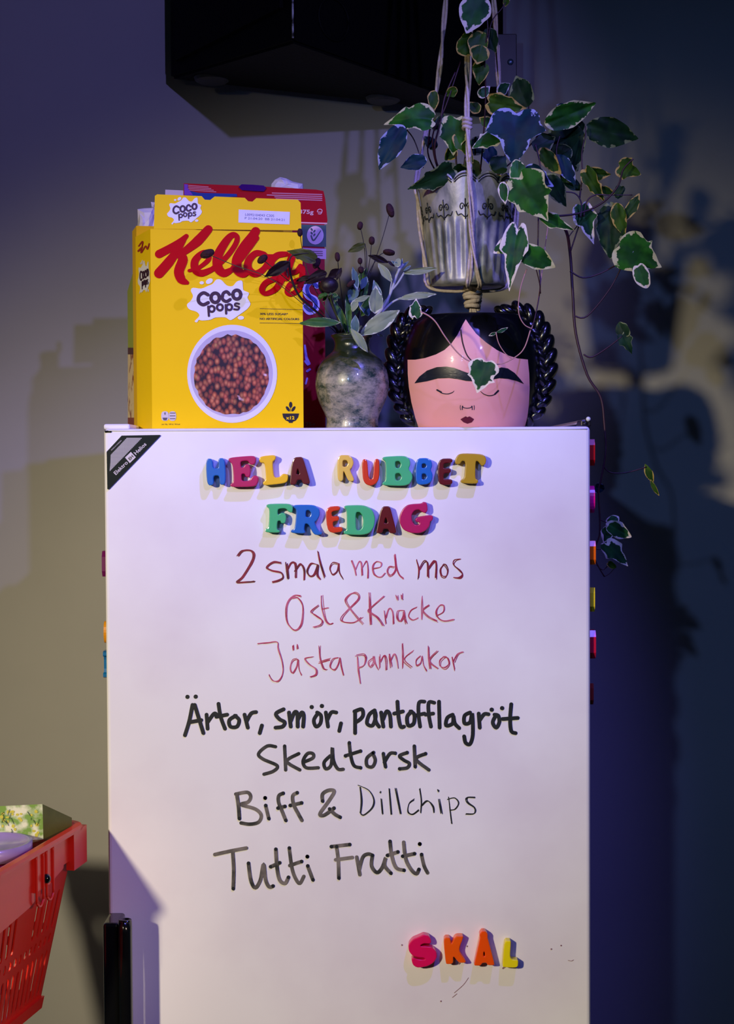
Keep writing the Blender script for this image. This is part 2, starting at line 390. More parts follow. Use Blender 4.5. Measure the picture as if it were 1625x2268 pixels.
L5b = [[(798,240),(805,300),(820,345),(850,355)],[(780,300),(850,278)],
 [(910,285),(880,310),(880,345),(905,350),(918,320),(905,288)],[(955,290),(965,350)],[(960,330),(985,290),(1010,288)],
 [(1065,285),(1030,300),(1050,320),(1075,335),(1065,355),(1030,360)],[(1098,255),(1102,350)],[(1150,290),(1105,315),(1165,365)]]
L6 = [[(165,100),(175,170),(180,240)],[(160,100),(225,90),(245,115),(230,145),(190,160),(270,185),(305,220),(290,260),(240,272),(190,265)],
 [(330,165),(348,240)],[(327,122)],[(430,95),(405,110),(405,150),(425,200),(445,250)],[(400,180),(440,170)],
 [(510,92),(485,110),(490,160),(515,210),(537,250)],[(470,165),(535,150)],
 [(655,140),(655,100),(690,78),(722,85),(690,140),(640,212),(665,220),(720,180)],[(695,185),(725,215),(755,232)]]
L6b = [[(868,60),(875,140),(870,205)],[(860,50),(920,80),(950,130),(940,180),(890,220),(872,205)],[(990,130),(1000,215)],[(985,86),(992,90)],[(1035,70),(1048,215)],[(1072,70),(1100,215)],
 [(1180,130),(1150,155),(1145,200),(1170,215),(1205,190)],[(1212,70),(1222,140),(1218,205)],[(1220,170),(1255,140),(1285,170),(1292,208)],[(1322,130),(1335,210)],[(1310,78),(1318,84)],
 [(1375,120),(1385,200),(1395,268)],[(1370,130),(1410,120),(1435,150),(1415,185),(1385,190)],[(1525,120),(1480,120),(1485,150),(1525,180),(1520,210),(1475,212)]]
L7 = [[(40,445),(130,425),(220,408)],[(142,430),(148,530),(145,640)],
 [(232,495),(245,590),(270,635),(300,590),(318,500),(330,590),(350,630),(372,625)],[(388,415),(395,520),(410,590),(440,610),(460,575)],[(358,515),(410,492)],
 [(465,408),(480,520),(500,580),(525,610),(548,570)],[(468,508),(535,485)],[(570,510),(600,590)],[(568,457)],
 [(705,400),(810,388)],[(735,400),(745,480),(748,580)],[(730,475),(825,462)]]
L7b = [[(850,460),(868,560)],[(865,530),(885,460),(915,442),(940,450)],
 [(940,450),(935,510),(965,548),(995,520),(1015,465),(1010,510),(1045,552)],[(1040,370),(1050,450),(1075,520),(1120,535)],[(1025,450),(1085,430)],
 [(1118,375),(1130,470),(1160,530),(1190,555),(1205,530)],[(1112,455),(1180,440)],[(1220,445),(1235,510),(1255,550)],[(1210,385)]]
def wr(name, parts, mat, lab):
    o = add(name, *join(parts), mat, door); o['label'] = lab
wr('handwriting', [strokes(L1[:1], R3, 2.6, 5, 2.4)], dred, 'dark red handwritten figure 2')
wr('handwriting', [strokes(L1[1:], R3, 2.5, 4, 1.8), strokes(L1b[:2], R3, 2, 3, 1.6)], dred, 'dark red handwritten word smala')
wr('handwriting', [strokes(L1b[2:], R3, 1.8, 3, 1.8)], redm, 'red handwritten word med')
wr('handwriting', [strokes(L1c+L1d, R3, 2.1, 3, 1.8)], dred, 'dark red handwritten word mos')
wr('handwriting', [strokes(L2[:4], R3, 1.8, 3, 2.0)], redm, 'red handwritten word Ost')
wr('handwriting', [strokes(L2[4:5], R3, 1.8, 3, 2.0)], redm, 'red handwritten ampersand')
wr('handwriting', [strokes(L2[5:], R3, 1.8, 3, 2.0)], redm, 'red handwritten word Kn\u00e4cke')
wr('handwriting', [strokes(L3[:8], R3, 1.8, 3, 2.0)], redm, 'red handwritten word J\u00e4sta')
wr('handwriting', [strokes(L3[8:], R3, 1.8, 3, 2.0)], redm, 'red handwritten word pannkakor')
wr('handwriting', [strokes(L4[:13], R4, 8.4)], blk, 'black handwritten word \u00c4rtor')
wr('handwriting', [strokes(L4[13:23], R4, 8.4)], blk, 'black handwritten word sm\u00f6r')
wr('handwriting', [strokes(L4[23:], R4, 8.4)], blk, 'black handwritten word pantofflagr\u00f6t')
wr('handwriting', [strokes(L5, R4, 7.6), strokes(L5b, R4, 7.6)], blk2, 'black handwritten word Skedtorsk')
wr('handwriting', [strokes(L6[:8], R5, 8)], gry, 'worn black handwritten word Biff')
wr('handwriting', [strokes(L6[8:], R5, 8)], gry, 'worn black handwritten ampersand')
wr('handwriting', [strokes(L6b, R5, 2.0, 3, 1.6)], blk, 'thin black scribbled word Dillchips')
wr('handwriting', [strokes(L7[:9], R5, 8)], gry, 'worn black handwritten word Tutti')
wr('handwriting', [strokes(L7[9:]+L7b, R5, 8)], gry, 'worn black handwritten word Frutti')
# dark blobs where the pen stopped
ends = []
for L, T in ((L6, R5), (L7, R5), (L7b, R5), (L5b, R4)):
    for s in L:
        for e in (s[0], s[-1]):
            if random.random() < .75: x, y = T([e])[0]; ends.append(fillm([ell2(x, y, 3.6, 4.2, 12)], DOOR, .0012))
o = add('pen_dot', *join(ends), blk, door); o['kind'] = 'stuff'; o['label'] = 'dark pen stops at stroke ends'
R6 = crop(870, 2020, 3.533)
wr('scratch', [strokes([[(590,515),(550,570),(480,632)],[(500,640),(465,668)],[(1370,378),(1395,383),(1412,375)]], R6, 1.2), strokes([[(1315,262)],[(580,268)],[(375,698)],[(70,258)],[(1238,290)]], R6, 3), strokes([[(860,440),(875,428)],[(515,405),(520,400)]], R6, 3.5)], M('pink_scuff', (150, 110, 118), .5), 'faint pink scuffs and specks')
# ============================================================ LETTER MAGNETS
Q1 = crop(440, 980, 2.5)
def magnet(ch, loops, T, rgb, label, T_=.013, serif=True, grp=None):
    m = M('magnet_%d_%d_%d' % rgb, rgb, .32, .04, 60, coat=.3, sub=.15)
    loops = [round2(T(l), 2, .2) for l in loops]
    c = bpy.data.curves.new('c', 'CURVE'); c.dimensions = '2D'; c.fill_mode = 'BOTH'
    base = DOOR.hit(sum(p[0] for p in loops[0])/len(loops[0]), sum(p[1] for p in loops[0])/len(loops[0]))
    for l in loops:
        s = c.splines.new('POLY'); s.points.add(len(l)-1)
        for i, (x, y) in enumerate(l):
            q = DOOR.hit(x, y)-base; s.points[i].co = (q.x, q.z, 0, 1)
        s.use_cyclic_u = True
    c.extrude = T_/2-.0011; c.bevel_depth = .0011; c.bevel_resolution = 2; c.offset = -.0009
    o = bpy.data.objects.new('t', c); col.objects.link(o)
    dg = bpy.context.evaluated_depsgraph_get(); me = bpy.data.meshes.new_from_object(o.evaluated_get(dg))
    V = [Vector((v.co.x, -T_/2-.0003-v.co.z, v.co.y))+base for v in me.vertices]; Fc = [tuple(p.vertices) for p in me.polygons]
    bpy.data.objects.remove(o); bpy.data.curves.remove(c); bpy.data.meshes.remove(me)
    ob = add('letter_magnet', V, Fc, m, base=base); tag(ob, label, 'magnet', grp)
blue=(26,105,190); mag=(186,20,92); yel=(246,196,28); dkr=(98,10,18); pyel=(236,198,84); ora=(214,58,18); grn=(74,188,122); oliv=(186,150,28)
g1 = 'letter magnets in the top word row'; g2 = 'letter magnets in the second word row'; g3 = 'letter magnets at the bottom of the door'
magnet('H', [[(45,92),(80,90),(84,145),(117,144),(113,88),(150,88),(155,232),(122,234),(119,182),(86,183),(88,236),(52,236)]], Q1, blue, 'blue letter H magnet, first letter of the top row', grp=g1)
magnet('E', [[(170,85),(300,74),(320,82),(318,115),(300,125),(286,118),(276,100),(235,104),(238,140),(252,138),(262,122),(285,120),(292,160),(285,192),(265,190),(258,172),(240,174),(242,215),(285,212),(300,190),(315,182),(335,190),(330,225),(315,244),(185,246),(178,232),(200,218),(193,118),(172,105)]], Q1, mag, 'large magenta serif letter E magnet in the top row', grp=g1)
magnet('L', [[(337,95),(347,78),(420,70),(430,80),(425,97),(410,107),(418,195),(450,193),(470,172),(498,178),(495,212),(478,225),(365,238),(358,222),(378,205),(370,112),(345,112)]], Q1, yel, 'bright yellow serif letter L magnet in the top row', grp=g1)
magnet('A', [[(522,85),(570,80),(580,90),(618,218),(612,228),(580,230),(572,205),(548,206),(540,232),(512,234),(507,222)],[(542,176),(551,140),(562,176)]], Q1, dkr, 'dark red letter A magnet in the top row, beside the yellow L', grp=g1)
magnet('R', [[(768,72),(830,70),(850,85),(858,115),(848,140),(835,150),(865,212),(830,216),(806,160),(800,160),(800,213),(770,214)],[(797,98),(820,98),(828,115),(818,135),(797,135)]], Q1, pyel, 'pale yellow letter R magnet in the top row', grp=g1)
magnet('U', [[(903,95),(932,92),(938,190),(950,206),(965,198),(972,92),(1000,92),(998,200),(980,228),(950,240),(922,228),(908,200)]], Q1, ora, 'orange-red letter U magnet in the top row', grp=g1)
magnet('B', [[(1018,80),(1140,74),(1165,92),(1170,120),(1158,148),(1178,170),(1182,200),(1165,230),(1130,240),(1020,236),(1014,225),(1035,210),(1035,105),(1018,95)],[(1085,105),(1108,102),(1118,118),(1110,142),(1088,142)],[(1085,172),(1110,168),(1122,190),(1110,210),(1088,210)]], Q1, grn, 'large green serif letter B magnet in the top row', grp=g1)
magnet('B', [[(1200,90),(1260,86),(1285,100),(1290,130),(1280,152),(1292,175),(1288,215),(1260,232),(1198,234)],[(1232,118),(1250,116),(1258,128),(1250,142),(1232,142)],[(1232,172),(1252,172),(1260,188),(1250,205),(1232,205)]], Q1, blue, 'small blue letter B magnet in the top row', grp=g1)
magnet('E', [[(1322,92),(1400,88),(1400,112),(1352,115),(1352,145),(1392,143),(1392,168),(1352,170),(1352,205),(1400,203),(1400,232),(1322,236)]], Q1, dkr, 'dark red letter E magnet in the top row', grp=g1)
magnet('T', [[(1440,60),(1570,65),(1587,90),(1582,120),(1562,132),(1545,105),(1528,100),(1525,200),(1542,208),(1540,228),(1452,225),(1445,210),(1468,200),(1475,105),(1455,100),(1440,122),(1416,118),(1418,90)]], Q1, oliv, 'olive yellow serif letter T magnet, last letter of the top row', grp=g1)
magnet('F', [[(380,340),(505,338),(525,355),(520,388),(500,382),(485,362),(440,365),(440,402),(460,388),(478,390),(488,410),(482,445),(460,445),(455,430),(438,432),(435,480),(452,485),(450,497),(375,495),(370,480),(392,470),(396,365),(380,355)]], Q1, grn, 'green serif letter F magnet, first letter of the second row', grp=g2)
magnet('R', [[(528,345),(640,345),(668,365),(672,400),(655,430),(640,440),(665,490),(685,495),(682,508),(640,510),(610,450),(590,445),(585,482),(592,495),(585,502),(515,498),(512,485),(535,478),(545,370),(528,358)],[(595,375),(612,372),(625,390),(615,412),(593,412)]], Q1, blue, 'blue serif letter R magnet in the second row', grp=g2)
magnet('E', [[(702,358),(780,350),(784,372),(735,380),(738,410),(775,405),(778,430),(742,435),(746,470),(795,465),(798,492),(715,500)]], Q1, ora, 'orange-red tilted letter E magnet in the second row', grp=g2)
magnet('D', [[(808,348),(915,346),(960,370),(976,415),(970,465),(945,500),(900,510),(805,506),(802,490),(822,482),(820,372),(808,362)],[(868,385),(890,382),(905,400),(912,430),(905,470),(890,485),(870,482)]], Q1, grn, 'green serif letter D magnet in the second row', grp=g2)
magnet('A', [[(1010,355),(1050,352),(1060,362),(1092,490),(1088,500),(1055,500),(1048,475),(1022,475),(1015,498),(985,500),(982,490)],[(1024,445),(1035,408),(1046,445)]], Q1, dkr, 'dark red letter A magnet in the second row, beside the magenta G', grp=g2)
magnet('G', [[(1185,340),(1230,338),(1242,328),(1260,332),(1265,375),(1250,390),(1230,380),(1215,368),(1190,375),(1175,400),(1178,435),(1195,455),(1215,455),(1222,440),(1200,436),(1196,422),(1215,410),(1285,400),(1295,410),(1290,430),(1278,435),(1275,460),(1255,485),(1220,500),(1170,498),(1130,480),(1110,440),(1112,400),(1130,365),(1155,345)]], Q1, mag, 'magenta serif letter G magnet, last letter of the second row', grp=g2)
magnet('S', [[(240,153),(278,163),(296,200),(290,222),(270,222),(240,220),(212,232),(215,245),(250,245),(300,250),(335,285),(340,330),(310,375),(260,400),(190,410),(155,390),(142,345),(155,330),(185,345),(225,350),(250,345),(245,333),(190,328),(150,315),(122,280),(120,230),(150,190),(200,170),(225,158)]], R6, (225,10,90), 'pink-red letter S magnet low on the door', grp=g3)
magnet('K', [[(390,178),(440,172),(452,235),(482,165),(540,163),(545,175),(505,275),(565,360),(560,370),(512,372),(465,312),(468,378),(415,382),(410,370)]], R6, (245,92,8), 'orange letter K magnet low on the door', grp=g3)
magnet('A', [[(672,150),(690,125),(715,125),(735,148),(733,176),(740,200),(787,380),(783,390),(735,390),(725,370),(692,372),(680,393),(632,393),(632,380),(672,200),(676,176)],[(700,322),(702,285),(712,285),(716,322)]], R6, (247,84,6), 'orange letter A magnet with a ring on top, low on the door', grp=g3)
magnet('L', [[(865,200),(910,200),(915,212),(905,345),(965,350),(972,360),(968,410),(855,405),(852,395)]], R6, (240,222,20), 'yellow letter L magnet low on the door', grp=g3)
# magnets seen edge-on on the fridge sides
def side_magnet(x, sgn, y0, y1, th, rgb, label, shape):
    zt, zb = at(812, y0, 0).z, at(812, y1, 0).z; h = zt-zb; yc = .035; Y0, Y1 = .012, .012+h*.62
    def ol(u, v): return (Y0+(Y1-Y0)*u, zb+h*v)
    shp = {'I': [[(0,0),(1,0),(1,.2),(.68,.2),(.68,.8),(1,.8),(1,1),(0,1),(0,.8),(.32,.8),(.32,.2),(0,.2)]],
           'O': [[(.5+.5*math.cos(a), .5+.5*math.sin(a)) for a in [2*math.pi*k/24 for k in range(24)]], [(.5+.25*math.cos(a), .5+.27*math.sin(a)) for a in [2*math.pi*k/16 for k in range(16)]]],
           'L': [[(0,0),(1,0),(1,.25),(.35,.25),(.35,1),(0,1)]],
           'E': [[(0,0),(1,0),(1,.22),(.35,.22),(.35,.4),(.85,.4),(.85,.6),(.35,.6),(.35,.78),(1,.78),(1,1),(0,1)]],
           'T': [[(.33,0),(.67,0),(.67,.75),(1,.75),(1,1),(0,1),(0,.75),(.33,.75)]]}[shape]
    loops = [[ol(*p) for p in (round2(l, 1) if shape != 'O' else l)] for l in shp]
    flat, tr = tess(loops); n = len(flat)
    taper = .9
    V = [(x+sgn*.0004, a, b) for a, b in flat] + [(x+sgn*(th+.0004), yy, zz) for yy, zz in flat]
    Fc = [tuple(t_) for t_ in tr]+[tuple(i+n for i in t_) for t_ in tr]; k = 0
    for l in loops:
        m_ = len(l)
        for i in range(m_): j = (i+1) % m_; Fc.append((k+i, k+j, k+j+n, k+i+n))
        k += m_
    o = add('letter_magnet', V, Fc, M('side_magnet_%d_%d_%d' % rgb, rgb, .3, coat=.3), base=(x, .03, zb)); tag(o, label, 'magnet')
side_magnet(XL, -1, 1219, 1276, .0055, (110, 20, 90), 'purple magnet edge-on at the left side of the fridge', 'E')
side_magnet(XL, -1, 1376, 1425, .0042, (230, 150, 20), 'yellow-orange magnet edge-on at the left side of the fridge', 'O')
side_magnet(XL, -1, 1442, 1502, .0052, (10, 110, 175), 'blue magnet edge-on at the left side, below the yellow one', 'I')
side_magnet(XR, 1, 975, 1034, .0072, (175, 12, 22), 'dark red magnet edge-on at the right side, topmost', 'E')
side_magnet(XR, 1, 1079, 1140, .0072, (235, 10, 130), 'hot pink magnet edge-on at the right side of the fridge', 'O')
side_magnet(XR, 1, 1202, 1255, .0080, (250, 110, 10), 'orange magnet edge-on at the right side of the fridge', 'E')
side_magnet(XR, 1, 1306, 1360, .0070, (240, 215, 40), 'yellow magnet edge-on at the right side of the fridge', 'L')
side_magnet(XR, 1, 1402, 1465, .0082, (205, 20, 60), 'crimson magnet edge-on at the right side, below the yellow one', 'E')
side_magnet(XR, 1, 1520, 1567, .0052, (150, 40, 35), 'dull red magnet edge-on at the right side, lowest', 'L')
# ============================================================ CEREAL BOXES
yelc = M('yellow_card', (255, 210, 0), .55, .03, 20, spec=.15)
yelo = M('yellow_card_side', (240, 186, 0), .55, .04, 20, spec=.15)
cardi = M('grey_card_inside', (150, 132, 110), .8, .08, 60)
redc = M('script_red', (190, 0, 8), .55, .02, 20, spec=.1)
whc = M('white_print', (240, 236, 244), .42, .02, 20)
brc = M('dark_brown_print', (60, 26, 30), .42, .02, 20)
blc = M('black_print', (30, 22, 14), .45, .02, 20)
bagm = M('crumpled_white_bag', (214, 206, 216), .5, .1, 50, .5)
def gp(px, Y): p = at(px, 946, Y); return Vector((p.x, Y, ZT+.0005))
def walls(f1, f2, b2, b1, h, t=.0009):
    L = [f1, f2, b2, b1]; c = (f1+f2+b1+b2)/4
    I = [p+(c-p).normalized()*t*2 for p in L]; V = []
    hs = h if isinstance(h, (list, tuple)) else [h]*4
    for P in (L, I):
        V += [Vector((p.x, p.y, ZT+.0005)) for p in P]; V += [Vector((p.x, p.y, ZT+hs[i])) for i, p in enumerate(P)]
    Fc = []
    for i in range(4):
        j = (i+1) % 4
        Fc += [(i, j, j+4, i+4), (i+8, i+12, j+12, j+8), (i+4, j+4, j+12, i+12)]
    Fc += [(3, 2, 1, 0)]
    return V, Fc
def slab(quad, pl, t=.0008): return prism([quad], pl, -t)
# --- box A (front yellow)
A1, A2 = gp(337, .045), gp(672, .083); AV = gp(304, .112)-A1; A3, A4 = A2+AV, A1+AV
PA = vplane(A1, A2); hA = PA.hit(342, 507).z-ZT
bA = thing('cereal_box', (A1+A3)/2, 'bright yellow cereal box with red script, front of the cluster on the fridge', 'cereal box', 'cereal boxes on the fridge')
add('carton', *walls(A1, A2, A3, A4, hA), yelc, bA)
C6 = crop(280, 380, 3.5326); C7 = crop(280, 600, 3.869)
flap = C6([(214, 448), (222, 190), (240, 178), (588, 192), (612, 220), (655, 222), (690, 195), (925, 205), (952, 232), (985, 235), (1015, 208), (1340, 220), (1362, 245), (1368, 460)])
fl = add('top_flap', *slab(flap, PA, .001), yelc, bA)
def on(name, parts, mat, parent, lab=None):
    o = add(name, *join(parts), mat, parent)
    if lab: o['label'] = lab
    return o
o1 = .0003
# Kellogg's script
S6 = lambda P, W: strokem(C6(P), [x/3.5326 for x in W], PA, S6k())
_k = [0]
def S6k(): _k[0] += 1; return .0006+_k[0]*6e-5
kl = [S6([(468,505),(420,550),(340,600),(255,645)], [36,55,62,66]),
      S6([(455,520),(395,620),(330,710),(255,795)], [38,60,78,80]),
      S6([(640,452),(560,540),(480,605),(415,650)], [66,78,62,50]),
      S6([(415,640),(440,690),(410,780),(430,845),(475,870)], [60,78,78,70,30]),
      S6([(490,775),(560,755),(640,690),(635,640),(590,640),(535,700),(540,770),(590,795),(670,765)], [26,30,40,42,45,60,62,55,42]),
      S6([(660,770),(760,690),(840,590),(866,520),(830,495),(775,550),(715,660),(715,750),(760,795),(820,770)], [40,42,42,40,46,62,74,74,64,42]),
      S6([(1010,468),(985,505),(920,590),(865,690),(870,770),(915,800),(960,770)], [70,72,78,80,74,62,40]),
      S6([(820,770),(900,680),(960,600),(1015,520)], [42,40,40,46]),
      S6([(1075,645),(1010,640),(955,700),(955,765),(1010,800),(1075,760),(1105,700),(1080,650)], [40,50,60,62,56,48,44,40]),
      S6([(1085,660),(1160,662),(1250,645)], [30,34,40]),
      S6([(1250,645),(1180,655),(1130,710),(1150,775),(1220,770),(1290,700)], [40,50,58,58,44,36]),
      S6([(1300,650),(1270,740),(1250,830)], [60,60,56]),
      S6([(1360,740),(1330,780),(1300,790)], [40,40,40])]
S7 = lambda P, W: strokem(C7(P), [x/3.869 for x in W], PA, S6k())
kl += [S7([(1335,20),(1320,90),(1270,160),(1190,195),(1160,160),(1190,105),(1260,70),(1345,45)], [62,60,52,40,52,52,50,40]),
       S7([(1505,-20),(1505,60),(1480,150),(1410,200),(1375,180),(1400,120),(1470,80),(1510,70)], [50,56,50,40,42,50,46,30])]
on('printed_script', kl, redc, bA, 'red handwritten-style brand lettering')
# Coco pops logo
splash = [(700,128),(740,110),(770,75),(812,78),(860,125),(910,130),(945,92),(990,85),(997,140),(1005,168),(1050,190),(1036,230),(1062,280),(1040,320),(1010,345),(975,370),(900,420),(870,412),(845,398),(760,400),(720,418),(650,425),(620,420),(605,440),(585,430),(625,385),(600,350),(540,330),(518,290),(552,255),(570,215),(552,170),(570,145),(640,152)]
def logo(T, pl, off, sc_, parent):
    parts = [fillm([smooth2(T(splash), 3)], pl, off), fillm([T(ell2(645,102,19,13,14))], pl, off), fillm([T(ell2(710,88,32,21,16,-.5))], pl, off), fillm([T(ell2(980,402,27,16,16))], pl, off)]
    on('printed_splash', parts, whc, parent)
    k = [0]
    def st(P, W): k[0] += 1; return strokem(T(P), W*sc_, pl, off+.0003+k[0]*5e-5, 5)
    def ring(cx, cy, r1, r2, W): return st([(cx+r1*math.cos(a), cy+r2*math.sin(a)) for a in [2*math.pi*i/10 for i in range(11)]], W)
    w1, w2 = 30, 19
    parts = [st([(698,205),(660,188),(622,215),(618,262),(655,290),(700,272)], w1), ring(760,230,36,40,w1), st([(882,200),(858,178),(828,195),(822,240),(855,262),(888,245)], w1-2), ring(945,203,34,38,w1),
             st([(700,305),(706,385)], w2), ring(730,325,24,25,w2), ring(800,312,25,26,w2), st([(850,292),(854,365)], w2), ring(880,310,24,25,w2), st([(962,282),(935,278),(930,296),(962,310),(955,330),(922,328)], w2-2)]
    on('printed_logo', parts, brc, parent)
logo(C7, PA, .0008, 1/3.869, bA)
Tsm = lambda L: C6([(318+(x-518)*.50, 205+(y-75)*.56-(x-760)*.02) for x, y in L])
logo(Tsm, PA, .0006, .50/3.5326, fl)
# bowl of cereal
BWL = M('bowl_print', (232, 228, 240), .42, .05, 8)
on('printed_bowl', [fillm([C7(ell2(905, 882, 385, 420, 64))], PA, .0006)], BWL, bA)
on('printed_bowl_inside', [fillm([C7(ell2(900, 880, 352, 372, 64))], PA, .0009)], M('bowl_shade_print', (196, 186, 205), .42), bA)
cm = bpy.data.materials.new('cereal_print'); cm.use_nodes = True; nt = cm.node_tree; N = nt.nodes.new; Lk = nt.links.new
tc = N('ShaderNodeTexCoord'); mp = N('ShaderNodeMapping'); mp.inputs['Scale'].default_value = (1, 1, .72); mp.inputs['Rotation'].default_value = (0, .6, 0); Lk(tc.outputs['Object'], mp.inputs[0])
vo = N('ShaderNodeTexVoronoi'); vo.inputs['Scale'].default_value = 190; Lk(mp.outputs[0], vo.inputs['Vector'])
rr_ = N('ShaderNodeValToRGB'); rr_.color_ramp.elements[0].color = lin((214, 132, 86)); rr_.color_ramp.elements[0].position = .12; rr_.color_ramp.elements[1].color = lin((44, 14, 12)); rr_.color_ramp.elements[1].position = .74
e = rr_.color_ramp.elements.new(.46); e.color = lin((150, 70, 42)); Lk(vo.outputs['Distance'], rr_.inputs[0])
hs = N('ShaderNodeMix'); hs.data_type = 'RGBA'; hs.blend_type = 'MULTIPLY'; hs.inputs[0].default_value = .3; Lk(rr_.outputs[0], hs.inputs[6]); Lk(vo.outputs['Color'], hs.inputs[7])
n3 = N('ShaderNodeTexNoise'); n3.inputs['Scale'].default_value = 55; Lk(tc.outputs['Object'], n3.inputs['Vector'])
r3 = N('ShaderNodeMapRange'); r3.inputs[1].default_value = .70; r3.inputs[2].default_value = .74; Lk(n3.outputs[0], r3.inputs[0])
mk = N('ShaderNodeMix'); mk.data_type = 'RGBA'; Lk(r3.outputs[0], mk.inputs[0]); Lk(hs.outputs[2], mk.inputs[6]); mk.inputs[7].default_value = lin((226, 190, 196)); Lk(mk.outputs[2], nt.nodes['Principled BSDF'].inputs['Base Color'])
nt.nodes['Principled BSDF'].inputs['Roughness'].default_value = .45
cer = [(900+ (322+random.uniform(-10, 8))*math.cos(2*math.pi*k/60), 890+(345+random.uniform(-12, 8))*math.sin(2*math.pi*k/60)) for k in range(60)]
on('printed_cereal', [fillm([C7(smooth2(cer, 2))], PA, .0012)], cm, bA)
# small print
x, y = C7([(1142, 380)])[0]
tx = [textm('30% LESS SUGAR*', x, y-1, 4.6, PA, .0006, .01, 62, .012), textm('NO ARTIFICIAL COLOURS', *C7([(1142, 418)])[0], 4.6, PA, .0006, .01, 87, .012)]
tx += [strokem(C7([(1142, 323), (1320, 327), (1515, 333)]), .8, PA, .0006), strokem(C7([(1142, 446), (1320, 448), (1515, 452)]), .8, PA, .0006)]
tx += [textm('per 30g  160 kJ / 38 kcal', *C7([(302, 1318)])[0], 2.6, PA, .0006, 0, 40, .004)]
for t_ in tx: on('printed_small_text', [t_], blc, bA)
bi = [(1335,1222),(1478,1222),(1470,1255),(1450,1282),(1425,1292),(1423,1302),(1392,1302),(1388,1292),(1362,1280),(1342,1255)]
on('printed_bowl_icon', [fillm([C7(bi)], PA, .0006), fillm([C7(ell2(1406,1147,14,26,14))], PA, .0006), fillm([C7(ell2(1382,1182,12,26,14,-.6))], PA, .0006), fillm([C7(ell2(1430,1182,12,26,14,.6))], PA, .0006), strokem(C7([(1406,1170),(1406,1205)]), .8, PA, .0006)], blc, bA)
on('printed_count', [textm('x12', *C7([(1366, 1272)])[0], 7.2, PA, .0009, 0, 19, .03)], yelc, bA)
on('printed_icons', [fillm([round2(C7([(298,1203),(362,1203),(362,1285),(298,1285)]))], PA, .0006), fillm([round2(C7([(364,1203),(425,1203),(425,1285),(364,1285)]))], PA, .0006)], M('icon_print', (214, 204, 200), .45), bA)
on('printed_icon_marks', [fillm([C7(ell2(330,1222,5,12,10))], PA, .0009), fillm([C7([(308,1258),(352,1258),(342,1280),(318,1280)])], PA, .0009)]+[strokem(C7([(374,1218+k*24),(416,1218+k*24)]), 1.6, PA, .0009) for k in range(3)], M('icon_marks', (90, 84, 90), .5), bA)
lbl = C6([(878, 297), (1278, 316), (1275, 414), (876, 398)])
on('date_panel', [fillm([lbl], PA, .0005)], M('date_white', (232, 228, 240), .5), fl)
gm = M('grey_ink', (128, 124, 150), .5)
on('date_text', [textm('L0092104043 C305', *C6([(928, 345)])[0], 5.5, PA, .0008, .045, 64, 0), textm('P 21:04:20  BB 21:04:21', *C6([(925, 372)])[0], 5, PA, .0008, .045, 88, 0)], gm, fl)
# side of box A : script, logo
PS = vplane(A1, A4); PS.n = -PS.n if PS.n.x > 0 else PS.n
on('side_script', [strokem([(307,545),(316,535),(312,560),(322,545),(326,552),(330,540)], 3, PS, .0005), strokem([(306,556),(314,548)], 4, PS, .0006)], M('side_red', (176, 50, 20), .5), bA)
Tsd = lambda L: [(305+(x-518)*.050, 578+(y-75)*.20) for x, y in L]
logo(Tsd, PS, .0005, .085, bA)
# inner bag of box A
def crumple(px, Y0, th=.012, amp=.002, seed=1):
    rnd = random.Random(seed); flat = px; n = len(flat)
    cx = sum(p[0] for p in px)/n; cy = sum(p[1] for p in px)/n
    V, Fc = [], []
    for s, dy in ((1, th/2), (.97, -0.0), (.7, -th*.35), (.35, -th*.5)):
        for x_, y_ in flat:
            p = at(cx+(x_-cx)*s, cy+(y_-cy)*s, Y0+dy+rnd.uniform(-amp, amp)); V.append(p)
    V.append(at(cx, cy, Y0-th*.5)); V.append(at(cx, cy, Y0+th/2))
    for r in range(3):
        for i in range(n): j = (i+1) % n; Fc.append((r*n+i, r*n+j, (r+1)*n+j, (r+1)*n+i))
    for i in range(n): j = (i+1) % n; Fc += [(3*n+i, 3*n+j, 4*n), (j, i, 4*n+1)]
    return V, Fc
# --- box D (yellow, right behind, only its left strip shows)
D1, D2 = gp(306, .122), gp(650, .155); DV = gp(297, .168)-D1; D3, D4 = D2+DV, D1+DV
PD = vplane(D1, D2)
bD = thing('cereal_box', (D1+D3)/2, 'yellow cereal box just behind the front one, showing as a narrow strip at the left', 'cereal box', 'cereal boxes on the fridge')
hD = at(300, 505, .14).z-ZT
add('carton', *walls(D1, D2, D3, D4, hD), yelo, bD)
add('inner_bag', *crumple([(304,463),(318,461),(340,460),(345,470),(344,505),(330,540),(306,540),(303,515),(305,490)], .145, .012), bagm, bD)
add('top_flap', *slab([(366, 420), (409, 422), (450, 426), (450, 510), (364, 508)], vplane(D4, D3)), M('pale_card', (205, 190, 200), .6), bD)
add('torn_card', *crumple([(334,447),(343,448),(344,470),(338,472),(336,458)], .16, .004), bagm, bD)
